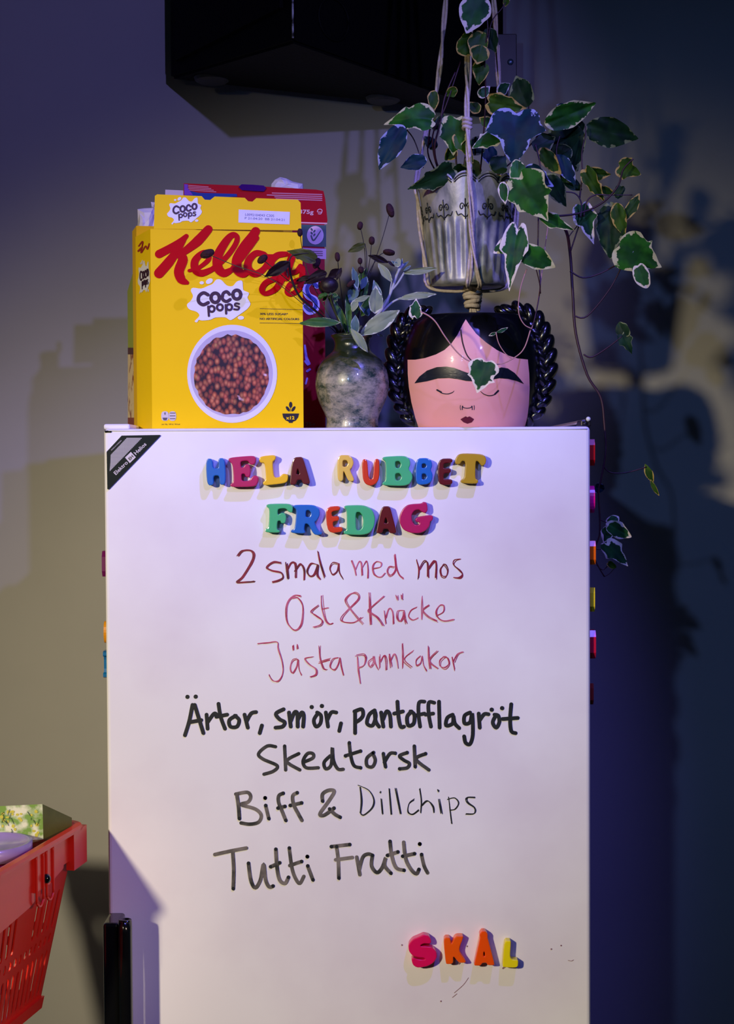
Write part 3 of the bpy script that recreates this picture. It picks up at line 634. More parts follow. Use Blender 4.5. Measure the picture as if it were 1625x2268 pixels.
# --- box B (red, right)
B1, B2 = gp(404, .185), gp(721, .213); BV = gp(396, .245)-B1; B3, B4 = B2+BV, B1+BV
PB = vplane(B1, B2); PB.p = PB.p+PB.n*.0002
bB = thing('cereal_box', (B1+B3)/2, 'dark red cereal box with green label behind the yellow one', 'cereal box', 'cereal boxes on the fridge')
redb = M('red_card', (172, 2, 28), .5, .04, 25, spec=.2)
hB = PB.hit(715, 493).z-ZT
add('carton', *walls(B1, B2, B3, B4, hB), redb, bB)
pb0 = PB.hit(560, 490); PBF = Pl(pb0, PB.n + Vector((0, 0, -.22)))
fb = add('top_flap', *slab([(407, 406), (530, 411), (600, 414), (700, 420), (716, 423), (720, 440), (725, 488), (724, 493), (405, 486)], PBF), redb, bB)
on('flap_blue_print', [fillm([C6([(452, 140), (560, 165), (862, 175), (866, 196), (690, 205), (655, 235), (612, 235), (588, 205), (452, 186)])], PBF, .0006)], M('blue_print', (14, 52, 150), .42), fb)
on('flap_violet_print', [fillm([C6([(452, 97), (480, 100), (480, 130), (520, 184), (452, 184)])], PBF, .0009)], M('violet_print', (120, 60, 190), .42), fb)
on('flap_small_print', [strokem(C6([(484, 108+k*12), (640-k*-20, 120+k*13)]), 1.5, PBF, .0006) for k in range(4)] + [strokem(C6([(1140-k*50*(k<2)+k*10, 168+k*15), (1528, 180+k*15)]), 2.2, PBF, .0006) for k in range(4)], M('pink_small_print', (214, 140, 165), .5), fb)
on('weight_text', [textm('375g', *C6([(1350, 328)])[0], 9, PBF, .0006, .03, 32, .03), strokem(C6([(1528,318),(1495,316),(1498,300),(1515,294),(1530,305),(1520,330),(1500,330)]), 1.8, PBF, .0007)], M('pink_white_print', (230, 178, 195), .5), fb)
on('fold_line', [strokem([(665, 493), (695, 494), (723, 495)], 3, PB, .0006)], M('pale_pink_print', (222, 160, 165), .5), bB)
on('green_label', [fillm([[(667, 497), (722, 499), (722, 547), (667, 545)]], PB, .0005)], M('dark_green_print', (10, 70, 56), .45), bB)
on('label_disc', [fillm([ell2(698, 521, 18.5, 20.5)], PB, .0008)], M('pink_disc', (225, 190, 196), .45), bB)
on('label_tick', [strokem([(689, 522), (695, 532), (710, 511)], [3, 3.5, 2], PB, .0012)] + [fillm([ell2(690+k % 2*6, 508+k*4, 2, 3.6, 10, .6 if k % 2 else -.6)], PB, .0012) for k in range(4)], M('dark_green_print', (10, 70, 56)), bB)
on('white_panel', [fillm([[(667, 549), (722, 551), (722, 574), (667, 572)]], PB, .0005)], M('pink_panel', (226, 180, 186), .5), bB)
on('panel_text', [strokem([(672, 556+k*4.5), (714, 557+k*4.5)], 1.6, PB, .0008) for k in range(3)], M('grey_text', (110, 70, 84), .5), bB)
on('big_initial_outline', [strokem([(702,632),(690,622),(677,636),(682,655),(698,665),(699,683),(685,690),(676,680)], 15, PB, .0006)], whc, bB)
on('big_initial', [strokem([(702,634),(690,626),(680,637),(684,654),(698,666),(698,681),(686,687),(676,678)], 8, PB, .001)], M('blue_print', (14, 52, 150)), bB)
on('milk_splash', [strokem([(675,765),(678,790),(683,806),(676,800)], [4,6,9,5], PB, .0006), strokem([(686,818),(680,822)], 5, PB, .0006), strokem([(677,850),(680,838)], 4, PB, .0006)], M('lilac_print', (170, 150, 225), .45), bB)
on('weight_text', [textm('375g', 668, 944, 9, PB, .0008, 0, 30, .02)], M('faint_print', (150, 90, 96), .5), bB)
add('inner_bag', *crumple([(599,424),(600,408),(608,398),(620,392),(634,395),(648,402),(671,407),(672,424),(640,440)], .235, .014, .002, 3), bagm, bB)
tp = add('tape_tab', *slab([(528,414),(535,408),(560,409),(584,411),(589,417),(584,424),(560,423),(535,421)], Pl(pb0+PBF.n*.0022, PBF.n)), M('purple_tape', (62, 14, 110), .2, coat=.6), bB)
# --- box C (green, back left)
Cc1, Cc2 = gp(300, .252), gp(600, .282); CV = gp(285, .325)-Cc1; Cc3, Cc4 = Cc2+CV, Cc1+CV
bC = thing('cereal_box', (Cc1+Cc3)/2, 'lime green cereal box at the back left, only its side showing', 'cereal box', 'cereal boxes on the fridge')
hC = at(296, 604, .29).z-ZT
add('carton', *walls(Cc1, Cc2, Cc3, Cc4, [hC, hC, hC, hC-.022]), M('lime_card', (170, 180, 20), .45, .06, 20), bC)
PC = vplane(Cc1, Cc4); PC.n = -PC.n if PC.n.x > 0 else PC.n
on('printed_band', [fillm([[(283, 770), (304, 770), (304, 785), (283, 785)]], PC, .0005)], M('brown_band', (92, 44, 30), .5), bC)
on('printed_picture', [fillm([[(283, 785), (304, 785), (304, 925), (283, 925)]], PC, .0005)], M('beige_picture', (236, 208, 160), .5, rgb2=(150, 80, 30), scale=60, thr=(.52, .62)), bC)
on('printed_base', [fillm([[(283, 925), (304, 925), (304, 950), (283, 950)]], PC, .0005)], M('rust_print', (150, 66, 30), .5), bC)
# ============================================================ VASE
VY = .11; vx = at(780, 946, VY).x; kv = (1.88+VY)/F
vm = M('mottled_glaze', (160, 154, 132), .22, .2, 42, .2, coat=.5, rgb2=(34, 58, 52), thr=(.42, .60), stretch=(1, 1, 1.7))
for n_ in vm.node_tree.nodes:
    if n_.type == 'TEX_NOISE': n_.inputs['Detail'].default_value = 15; n_.inputs['Roughness'].default_value = .78
nt = vm.node_tree; bs_ = nt.nodes['Principled BSDF']; lk_ = bs_.inputs['Base Color'].links[0].from_socket
tc = nt.nodes.new('ShaderNodeTexCoord'); sx_ = nt.nodes.new('ShaderNodeSeparateXYZ'); nt.links.new(tc.outputs['Object'], sx_.inputs[0])
nz_ = nt.nodes.new('ShaderNodeTexNoise'); nz_.inputs['Scale'].default_value = 30; nt.links.new(tc.outputs['Object'], nz_.inputs['Vector'])
ma_ = nt.nodes.new('ShaderNodeMath'); ma_.operation = 'MULTIPLY_ADD'; ma_.inputs[1].default_value = .06; nt.links.new(nz_.outputs[0], ma_.inputs[0]); nt.links.new(sx_.outputs[2], ma_.inputs[2])
mr_ = nt.nodes.new('ShaderNodeMapRange'); mr_.inputs[1].default_value = .098; mr_.inputs[2].default_value = .12; nt.links.new(ma_.outputs[0], mr_.inputs[0])
mm_ = nt.nodes.new('ShaderNodeMix'); mm_.data_type = 'RGBA'; nt.links.new(mr_.outputs[0], mm_.inputs[0]); nt.links.new(lk_, mm_.inputs[6]); mm_.inputs[7].default_value = lin((36, 46, 28)); nt.links.new(mm_.outputs[2], bs_.inputs['Base Color'])
hv = at(780, 742, VY).z-ZT
def vz(y): return ZT+.0005+(945-y)/(945-742)*hv
prof = [(0, 945), (56, 945), (58, 942), (57, 925), (63, 908), (74, 885), (80, 862), (81, 843), (77, 820), (67, 800), (52, 786), (42, 777), (38, 765), (40, 755), (45, 748), (46, 744), (43, 741), (38, 742), (34, 750), (34, 770), (45, 790), (60, 830), (50, 920), (0, 925)]
pp = [(p.x, p.y) for p in catmull([(r, y, 0) for r, y in prof[1:17]], 4)]
prof2 = [(0, 945)]+pp+prof[17:]
vase = thing('vase', (vx, VY, ZT), 'round-bellied ceramic vase with mottled grey-green glaze beside the cereal boxes', 'vase')
add('vase_body', *lathem(vx, VY, [(max(r, 0)*kv, vz(y)) for r, y in prof2], 72), vm, vase, True)
# ============================================================ LEAVES
IVY = [(-.02, .0), (-.10, .12), (-.09, .28), (.04, .40), (.20, .45), (.34, .50), (.42, .37), (.50, .28), (.64, .23), (.80, .14), (.93, .05), (1, 0)]
IVY2 = [(0, 0), (-.07, .16), (-.02, .34), (.10, .47), (.24, .50), (.38, .42), (.48, .40), (.55, .44), (.62, .32), (.76, .20), (.90, .08), (1, 0)]
OV = [(0, 0), (.03, .16), (.12, .34), (.28, .47), (.45, .5), (.6, .44), (.75, .31), (.9, .13), (1, 0)]
LAN = [(0, .03), (.1, .2), (.3, .42), (.5, .5), (.7, .42), (.85, .25), (.95, .1), (1, 0)]
RND = [(0, 0), (-.05, .2), (.05, .4), (.25, .5), (.5, .5), (.72, .43), (.88, .28), (.97, .12), (1, 0)]
TPL = {'i': IVY, 'j': IVY2, 'o': OV, 'l': LAN, 'r': RND}
def leafm(b, t, wpx, Y, tpl='i', dY=0, curl=.12, fold=.15, tilt=None, bend=0):
    b3 = at(b[0], b[1], Y); t3 = at(t[0], t[1], Y+dY)
    ln = (t3-b3).length; k = (1.88+Y)/F
    if tilt is None: tilt = random.uniform(-.45, .45)
    wd = wpx*k/math.cos(tilt)
    ax = (t3-b3).normalized(); view = (b3-CAM).normalized()
    sd = ax.cross(view).normalized(); nm = sd.cross(ax).normalized()
    if nm.dot(view) > 0: nm = -nm
    sd2 = sd*math.cos(tilt)+nm*math.sin(tilt); nm2 = nm*math.cos(tilt)-sd*math.sin(tilt)
    half = TPL[tpl]; outl = half+[(u, -v) for u, v in reversed(half[1:-1])]
    if half[0][1] > 0: outl = half+[(u, -v) for u, v in reversed(half[:-1])]
    outl = [(p.x, p.y) for p in catmull([(u+random.uniform(-.015, .015), v*(1+random.uniform(-.08, .08)), 0) for u, v in outl], 2, True)]
    V, Fc, E = [], [], []; n = len(outl); cu = .42
    ph = random.uniform(0, 6)
    for s in (1, .86, .68, .45, .22):
        for u, v in outl:
            uu = cu+(u-cu)*s; vv = v*s
            h = -curl*ln*((uu-.3)**2)*1.6 + fold*abs(vv)*wd + .018*ln*math.sin(uu*9+vv*11+ph)*s + .012*ln*math.cos(vv*22+ph*2)*s
            V.append(b3+ax*(uu*ln)+sd2*((vv+bend*uu*uu)*wd)+nm2*h); E.append(s)
    V.append(b3+ax*(cu*ln)-nm2*0+sd2*(bend*cu*cu*wd)); E.append(0)
    for r in range(4):
        for i in range(n): j = (i+1) % n; Fc.append((r*n+i, r*n+j, (r+1)*n+j, (r+1)*n+i))
    for i in range(n): j = (i+1) % n; Fc.append((4*n+i, 4*n+j, 5*n))
    return V, Fc, E
def leaf(mat, parent, *a, name='leaf', **k):
    V, Fc, E = leafm(*a, **k); return add(name, V, Fc, mat, parent, True, E)
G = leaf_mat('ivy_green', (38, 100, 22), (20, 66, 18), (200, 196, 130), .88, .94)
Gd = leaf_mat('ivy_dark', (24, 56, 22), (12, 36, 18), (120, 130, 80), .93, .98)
Gy = leaf_mat('ivy_yellow', (58, 92, 16), (30, 62, 14), (186, 158, 76), .86, .93)
Gc = leaf_mat('ivy_cream', (36, 88, 36), (24, 62, 34), (224, 212, 180), .80, .88)
Gt = leaf_mat('ivy_teal', (10, 48, 52), (8, 34, 44), (150, 156, 170), .93, .98)
# ============================================================ HANGING POT
PY = .15; kp = (1.88+PY)/F; pcx = at(1036, 520, PY).x
zr = at(1036, 418, PY).z; zb = at(1036, 634, PY).z
pot = thing('hanging_planter', (pcx, PY, zb), 'fluted zinc pot with scalloped embossed rim hanging in a rope hanger', 'planter')
galv = M('aged_zinc', (186, 184, 168), .4, .2, 46, .5, metal=.25, rgb2=(92, 98, 92), thr=(.35, .65), stretch=(1, 1, .5))
rt, rb = 108*kp, 82*kp
def psurf(th, v, dr=0):
    r = rb+(rt-rb)*v**1.15
    if v < .66: r += .0013*math.cos(th*26)*min(1, v*6)*min(1, (.66-v)*12)
    return Vector((pcx+(r+dr)*math.cos(th), PY+(r+dr)*math.sin(th), zb+(zr-zb)*v))
NT, NV = 208, 26; V, Fc = [], []
NS = 13
def rimh(th): return 1+.085*abs(math.sin(th*NS/2))**.7
for i in range(NV+1):
    for k in range(NT):
        th = 2*math.pi*k/NT; v = i/NV; v = v if v < .8 else .8+(v-.8)*(rimh(th)-.8)/.2
        V.append(psurf(th, v))
for i in range(NV):
    for k in range(NT): k2 = (k+1) % NT; Fc.append((i*NT+k, i*NT+k2, (i+1)*NT+k2, (i+1)*NT+k))
nb = len(V)
for i in range(NV+1):
    for k in range(NT):
        th = 2*math.pi*k/NT; v = i/NV; v = v if v < .8 else .8+(v-.8)*(rimh(th)-.8)/.2
        p = psurf(th, max(v, .02), -.002); V.append(p)
for i in range(NV):
    for k in range(NT): k2 = (k+1) % NT; Fc.append((nb+i*NT+k, nb+(i+1)*NT+k, nb+(i+1)*NT+k2, nb+i*NT+k2))
for k in range(NT): k2 = (k+1) % NT; Fc.append((NV*NT+k, NV*NT+k2, nb+NV*NT+k2, nb+NV*NT+k))
Fc.append(tuple(range(NT-1, -1, -1)))
add('pot_body', V, Fc, galv, pot, True)
orn = []
dkz = M('dark_zinc', (62, 64, 56), .4, .2, 60, metal=.6)
for s in range(NS):
    tm = 2*math.pi*(s+.5)/NS
    for sg in (-1, 1):
        sp = []
        for q in range(15):
            a = q/14*math.pi*2.4; rr = .055*(1-q/18)
            sp.append(psurf(tm+sg*(.075+rr*math.cos(a+math.pi)), .74+rr*.75*math.sin(a), .0004))
        orn.append(tubem(sp, .0008, 5, 1))
        orn.append(tubem([psurf(tm+sg*.02, .64, .0004), psurf(tm+sg*.09, .67, .0004), psurf(tm+sg*.16, .66, .0004), psurf(tm+sg*.2, .70, .0004)], .0008, 5, 3))
    orn.append(tubem([psurf(tm, .62, .0004), psurf(tm, .72, .0004), psurf(tm, .82, .0004)], .0009, 5, 3))
    th0, th1 = 2*math.pi*s/NS, 2*math.pi*(s+1)/NS
    for dv in (.045, .02):
        orn.append(tubem([psurf(th0+(th1-th0)*(.06+.88*q/10), rimh(th0+(th1-th0)*(.06+.88*q/10))-dv, .0005) for q in range(11)], .0008, 5, 1))
add('embossed_scrollwork', *join(orn), dkz, pot, True)['kind'] = 'stuff'
add('rim_band', *tubem([psurf(2*math.pi*k/104, rimh(2*math.pi*k/104), -.001) for k in range(105)], .0011, 6, 1), galv, pot, True)
soil = lathem(pcx, PY, [(0, zr-.022), (rt*.6, zr-.020), (rt-.006, zr-.024)], 40)
add('soil', *soil, M('dark_soil', (22, 16, 12), .95, .4, 150, .8), pot)
# macrame hanger
ropem = M('cotton_rope', (214, 196, 168), .8, .15, 260, .6)
hang = thing('macrame_hanger', (pcx, PY, zb-.035), 'cream cotton rope plant hanger knotted below the zinc pot', 'plant hanger')
topz = 2.46; top = Vector((at(1040, 0, PY).x, PY, topz))
def rope(P, r=.0021, name='rope', two=True):
    P = [Vector(p) for p in P]
    if not two: return add(name, *tubem(P, r, 8, 8), ropem, hang, True)
    Q = catmull(P, 40); a, b = [], []
    L = 0
    for i, q in enumerate(Q):
        if i: L += (q-Q[i-1]).length
        an = L*45; o = Vector((math.cos(an), math.sin(an), 0))*r*.9
        a.append(q+o); b.append(q-o)
    return add(name, *join([tubem(a, r, 6, 1, False), tubem(b, r, 6, 1, False)]), ropem, hang, True)
kn = Vector((at(1046, 660, PY).x, PY, at(1046, 660, PY).z))
def ring_pt(px, py, Y): return at(px, py, Y)
fy = PY-rt-.004
rope([top, ring_pt(987, 0, PY), ring_pt(966, 205, PY), ring_pt(950, 260, PY), (pcx-rt-.003, PY, zr+.01), (pcx-rt-.001, PY, zr-.02), (pcx-rb-.008, PY, zb+.03), (pcx-rb-.002, PY, zb-.0005), (pcx-rb+.03, PY, zb-.007), kn+Vector((-.004, 0, .012))])
rope([top, ring_pt(1093, 0, PY), ring_pt(1106, 205, PY), ring_pt(1125, 300, PY), (pcx+rt+.003, PY, zr+.01), (pcx+rt+.001, PY, zr-.02), (pcx+rb+.008, PY, zb+.03), (pcx+rb+.002, PY, zb-.0005), (pcx+rb-.03, PY, zb-.007), kn+Vector((.004, 0, .012))])
rope([top, ring_pt(1035, 20, .125), ring_pt(1034, 268, .09), ring_pt(1041, 395, fy), ring_pt(1045, 500, fy+.010), ring_pt(1040, 600, fy+.017), ring_pt(1036, 632, fy+.025), kn+Vector((-.003, -.004, .012))], .0021)
rope([ring_pt(1036, 275, .087), ring_pt(1039, 395, fy-.001), ring_pt(1042, 500, fy+.006), ring_pt(1056, 600, fy+.016), ring_pt(1063, 632, fy+.025), kn+Vector((.006, -.004, .012))], .0017)
rope([top, top+Vector((.004, .02, -.35)), (pcx, PY+rt+.004, zr), (pcx, PY+rb+.008, zb+.03), (pcx, PY+rb, zb-.003), kn+Vector((0, .004, .01))])
rope([ring_pt(1103, 100, PY-.004), ring_pt(1105, 205, PY-.004)], .0012)
rope([(top.x, PY, 2.735), top], .003)
wr_ = []
for k in range(6):
    z = kn.z+.014-k*.0055; r = .0105-.0008*abs(k-2); t_ = .15*(-1)**k
    wr_.append(tubem([(kn.x+r*math.cos(a), kn.y+r*math.sin(a), z+t_*r*math.cos(a)+.004*a/6.28) for a in [2*math.pi*q/16 for q in range(18)]], .0031, 7, 1))
add('gathering_knot', *join(wr_), ropem, hang, True)
kk = at(1034, 274, .09)
add('front_knot', *join([tubem([kk+Vector((.0045*math.cos(a), .0045*math.sin(a), dz+.001*math.sin(a*2))) for a in [2*math.pi*q/12 for q in range(13)]], .0028, 7, 1) for dz in (-.005, 0, .005)]), ropem, hang, True)
for dx in (-.004, .002, .006):
    rope([kn+Vector((dx*.5, 0, -.014)), kn+Vector((dx, 0, -.028)), kn+Vector((dx*1.8, .002, -.045))], .002, 'rope_tail', False)
hk = add('ceiling_hook', *tubem([(top.x, PY, 2.752), (top.x, PY, 2.74), (top.x+.012, PY, 2.732), (top.x+.008, PY, 2.722), (top.x, PY, 2.722), (top.x-.008, PY, 2.728)], .002, 8), M('steel', (150, 150, 150), .3, metal=1), base=(top.x, PY, 2.74))
tag(hk, 'steel ceiling hook that carries the rope hanger', 'hook')
# ivy
ivy = thing('ivy_plant', (pcx, PY, zr-.02), 'variegated ivy trailing out of the hanging zinc pot', 'plant')
ivym = M('ivy_stem', (58, 24, 32), .5, .2, 60); ivyp = M('ivy_stem_pale', (196, 142, 128), .5, .15, 60)
def vine(P, Ys, wpx, mat=None, name='vine'):
    n = len(P); Ys = Ys if isinstance(Ys, (list, tuple)) else [Ys]*n
    if len(Ys) != n: Ys = [Ys[0]+(Ys[-1]-Ys[0])*i/(n-1) for i in range(n)]
    pts = [at(x_, y_, Ys[i]) for i, (x_, y_) in enumerate(P)]; k = (1.88+Ys[0])/F
    Wl = wpx if isinstance(wpx, (list, tuple)) else [wpx, wpx*.75]
    add(name, *tubem(pts, [w_*k/2 for w_ in Wl], 6, 5), mat or ivym, ivy, True)
vine([(1100,420),(1135,425),(1165,445),(1210,470),(1250,505),(1262,560),(1268,650),(1275,740),(1300,830),(1330,880),(1338,940),(1341,1000),(1331,1060),(1325,1090),(1328,1150),(1327,1185),(1319,1210),(1318,1240),(1338,1277)], [.12,.10,.09,.08,.08]+[.1]*14, [7, 7, 6, 5, 4, 3])
vine([(1262,600),(1290,615),(1330,605),(1380,578)], .1, 4)
vine([(1272,700),(1300,700),(1350,640),(1380,582)], .1, 4)
vine([(1292,785),(1310,791),(1345,770),(1377,745)], .1, 4)
vine([(1135,425),(1165,462),(1200,475),(1240,478),(1290,470),(1335,448),(1368,412),(1380,375),(1402,352)], [.1, .06], [6, 5, 4])
vine([(1262,560),(1275,520),(1285,490)], .1, 4); vine([(1262,540),(1258,527),(1280,498)], .1, 3)
vine([(1285,482),(1287,450),(1272,428),(1235,425)], .08, 4)
vine([(1292,480),(1300,445),(1318,432),(1345,432),(1400,432)], .08, [4, 2])
vine([(1335,1030),(1350,1046),(1385,1047),(1432,1034)], .1, 3.5)
vine([(1326,1150),(1345,1158)], .1, 3); vine([(1318,1216),(1342,1217)], .1, 3); vine([(1320,1250),(1335,1262),(1352,1245)], .1, 2.5); vine([(1338,1277),(1350,1270),(1362,1256)], .1, 2)
vine([(1150,430),(1190,420),(1192,470),(1191,560),(1196,620),(1193,660),(1182,712),(1174,732)], [.08,.05,.04,.04,.03,.02,.01,.0], 3.4)
vine([(1174,732),(1162,768),(1145,788),(1110,806),(1076,804)], -.02, 3.2, ivyp)
vine([(1214,495),(1205,560),(1195,640),(1185,700),(1177,728)], [.05,.04,.03,.02,0], 2.4, ivyp)
vine([(1166,596),(1152,640),(1148,690),(1160,718),(1178,728)], .0, 2.8, ivyp)
vine([(1150,540),(1165,550),(1180,575),(1193,620),(1197,650)], [-.01, .02], 3)
vine([(930,690),(950,700),(966,715),(985,745),(1012,780),(1040,800),(1075,804)], -.02, 3.6, ivyp)
vine([(1020,730),(1024,758),(1033,785),(1045,800)], -.018, 4)
vine([(1098,736),(1104,760),(1118,782),(1134,795)], -.02, 2.4, ivyp)
vine([(1240,385),(1235,360),(1232,330),(1240,300)], .1, 4); vine([(1290,385),(1288,340),(1296,300),(1297,280)], .1, 4); vine([(1283,440),(1288,400),(1290,385)], .1, 4.5)
vine([(1060,410),(1068,330),(1075,220),(1073,120),(1080,60),(1070,10),(1060,-12)], [.15,.12,.10,.08,.07,.07,.07], 4)
vine([(1078,110),(1088,50),(1110,20),(1120,5)], .08, 3); vine([(892,278),(914,305),(928,340),(937,372)], .1, 3)
vine([(1010,420),(975,380),(962,330),(975,270),(985,215),(1008,160)], [.15,.13,.11,.1,.1,.1], 5); vine([(1000,420),(968,370),(958,300),(985,240),(1020,135)], [.15,.13,.11,.1,.1], 4)
vine([(990,420),(950,350),(950,300),(958,262)], [.15, .1], 4)
vine([(1020,420),(1010,360),(1012,300),(1040,240)], .13, 5); vine([(1090,420),(1120,340),(1160,300),(1172,220)], [.14, .12], 4.5)
vine([(1080,420),(1110,380),(1175,320),(1195,290)], [.13, .1], 4); vine([(1185,320),(1195,360),(1195,400),(1192,430)], .06, 4)
for a in range(6): vine([(1075+a*9, 425), (1085+a*10, 395), (1095+a*14, 375)], .13, 2)
def lf(m, b, t, w_, Y, tpl='i', **k): leaf(m, ivy, b, t, w_, Y, tpl, **k)
lf(Gc, (1066,-14), (1032,72), 68, .06, 'o', tilt=.1, curl=.1); lf(Gy, (1052,84), (1014,118), 46, .08, 'r'); lf(Gy, (1066,68), (1048,130), 46, .075, 'o'); lf(Gy, (1066,100), (1056,142), 46, .07, 'o')
lf(Gd, (1078,62), (1096,116), 36, .085, 'o'); lf(Gy, (1064,132), (1062,188), 36, .085, 'o'); lf(Gy, (1124,-8), (1118,14), 14, .08, 'l'); lf(Gc, (1124,4), (1130,-14), 10, .08, 'l')
lf(Gy, (958,200), (962,245), 26, .09, 'o'); lf(Gy, (1012,196), (985,212), 22, .1, 'o')
lf(G, (957,262), (850,264), 58, .08, 'j', tilt=.5, curl=.3, fold=.25); lf(Gt, (893,276), (838,374), 54, .07, 'o', tilt=.2); lf(Gt, (945,352), (887,370), 34, .09, 'o'); lf(Gd, (1003,374), (905,422), 50, .09, 'j', fold=.3)
lf(G, (1010,262), (1002,342), 72, .10, 'j', tilt=.2); lf(Gy, (1015,300), (1050,360), 40, .1, 'i'); lf(Gt, (1143,252), (1136,366), 128, .03, 'i', tilt=.12, fold=.1); lf(Gc, (1105,300), (1044,326), 40, .06, 'j', tilt=.4)
lf(Gy, (1082,226), (1166,242), 50, .06, 'j', tilt=.2); lf(Gd, (1168,238), (1140,168), 55, .10, 'o'); lf(G, (1205,274), (1324,229), 56, .09, 'o', tilt=.25, fold=.2); lf(Gd, (1238,262), (1276,378), 80, .13, 'o', tilt=.1)
lf(Gd, (1296,280), (1413,308), 64, .11, 'o', tilt=.1, fold=.1); lf(Gt, (1265,240), (1232,232), 14, .12, 'l'); lf(Gy, (1196,328), (1241,388), 36, .09, 'o', tilt=.3); lf(Gt, (1232,342), (1275,408), 34, .1, 'o'); lf(Gd, (1262,372), (1248,412), 30, .11, 'o')
lf(Gy, (1288,384), (1354,388), 32, .09, 'o', tilt=.3); lf(Gy, (1296,376), (1338,450), 34, .085, 'j', tilt=.4); lf(Gy, (1330,415), (1362,432), 18, .09, 'o'); lf(Gy, (1372,368), (1420,388), 52, .08, 'i', tilt=.1)
lf(Gd, (1375,412), (1366,440), 24, .09, 'r')
lf(G, (1148,392), (1212,490), 98, -.005, 'j', tilt=.15, fold=.08, curl=.08); lf(G, (1150,410), (1142,352), 36, 0, 'r', tilt=.1); lf(Gt, (1165,378), (1226,414), 46, .01, 'j', tilt=.1); lf(Gd, (1212,384), (1252,458), 42, .07, 'o', tilt=.2)
lf(Gc, (1112,402), (1118,452), 24, .0, 'o', tilt=.3); lf(G, (1204,478), (1272,512), 36, .02, 'i', tilt=.2)
lf(Gc, (1288,458), (1313,540), 54, .09, 'i', tilt=.2, fold=.25); lf(Gd, (1350,446), (1350,574), 62, .1, 'o', tilt=.2, fold=.2); lf(Gy, (1362,448), (1382,525), 34, .09, 'o', tilt=.3); lf(Gy, (1415,428), (1384,498), 26, .09, 'l', tilt=.2, bend=-.4)
lf(G, (1372,545), (1464,592), 92, .08, 'j', tilt=.1, fold=.08, curl=.05); lf(Gc, (1412,588), (1432,638), 34, .075, 'r', tilt=.2); lf(Gt, (1400,560), (1408,528), 10, .08, 'l')
lf(Gc, (1145,508), (1126,644), 62, -.01, 'i', tilt=.2, fold=.15, curl=.08); lf(G, (1146,548), (1230,594), 52, -.01, 'o', tilt=.1, fold=.1); lf(Gc, (1140,530), (1092,560), 36, 0, 'o')
lf(Gc, (918,702), (922,660), 30, -.02, 'j', tilt=.1)
lf(Gc, (1076,800), (1056,870), 68, -.035, 'j', tilt=.05, fold=.05, curl=.04)
lf(Gc, (1100,736), (1082,744), 7, -.02, 'l'); lf(Gc, (1098,736), (1126,730), 8, -.02, 'l', bend=.6)
lf(Gd, (1386,746), (1370,714), 28, .1, 'r'); lf(Gd, (1378,742), (1400,784), 34, .1, 'i')
lf(Gy, (1428,1028), (1446,1070), 17, .1, 'l', tilt=.2); lf(Gy, (1440,1062), (1455,1100), 10, .1, 'l', tilt=.2, bend=.4); lf(Gt, (1318,1078), (1338,1084), 22, .105, 'r')
lf(Gc, (1342,1158), (1399,1192), 36, .09, 'o', tilt=.2); lf(Gc, (1350,1164), (1336,1202), 28, .095, 'o', tilt=.1); lf(Gc, (1345,1162), (1370,1144), 22, .1, 'r')
lf(Gc, (1344,1204), (1390,1254), 48, .09, 'i', tilt=.05, fold=.05, curl=.03); lf(Gy, (1346,1246), (1364,1258), 14, .095, 'r')
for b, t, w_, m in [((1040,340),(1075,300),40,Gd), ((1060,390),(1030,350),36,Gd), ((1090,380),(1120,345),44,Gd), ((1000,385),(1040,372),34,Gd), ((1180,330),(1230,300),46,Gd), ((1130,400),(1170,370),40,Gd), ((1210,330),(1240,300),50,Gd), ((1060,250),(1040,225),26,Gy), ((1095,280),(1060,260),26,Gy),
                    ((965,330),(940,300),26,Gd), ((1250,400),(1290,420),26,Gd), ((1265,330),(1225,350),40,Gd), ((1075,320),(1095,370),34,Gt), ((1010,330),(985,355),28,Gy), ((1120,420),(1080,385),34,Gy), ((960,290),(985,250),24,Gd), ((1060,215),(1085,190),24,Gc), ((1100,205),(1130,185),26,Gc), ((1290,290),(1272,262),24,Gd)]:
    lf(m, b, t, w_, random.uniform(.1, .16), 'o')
# ============================================================ SPRIGS IN THE VASE
stg = M('green_stem', (84, 96, 50), .6, .2, 60); stdk = M('dark_stem', (30, 22, 22), .6, .2, 60); stp = M('sage_stem', (176, 180, 176), .8, .1, 60)
burm = M('burnet_head', (58, 10, 18), .85, .3, 320, .9)
sage = leaf_mat('sage_leaf', (142, 152, 112), (120, 134, 102), (196, 200, 170), .93, .99, .8)
saged = leaf_mat('sage_leaf_blue', (92, 116, 118), (70, 96, 98), (150, 165, 165), .93, .99, .8)
dkl = leaf_mat('dark_leaf', (22, 12, 18), (34, 20, 22), (30, 16, 20), .95, 1, .5)
oll = leaf_mat('olive_leaf', (66, 72, 30), (50, 56, 26), (80, 84, 40), .95, 1, .5)
gnl = leaf_mat('green_leaf', (60, 100, 48), (44, 80, 40), (150, 160, 110), .95, 1, .5)
base_v = (vx, VY, vz(900))
def vend(dx): return Vector((vx+dx, VY, vz(880)))
def stem(parent, P, Ys, wpx, mat, dx=0, name='stem', toend=True):
    n = len(P); Ys = Ys if isinstance(Ys, (list, tuple)) else [Ys]*n
    if len(Ys) != n: Ys = [Ys[0]+(Ys[-1]-Ys[0])*i/(n-1) for i in range(n)]
    pts = [at(x_, y_, Ys[i]) for i, (x_, y_) in enumerate(P)]
    if toend: pts += [Vector((vx+dx, VY, vz(748))), vend(dx*-.6)]
    return add(name, *tubem(pts, wpx*kv/2, 6, 6), mat, parent, True)
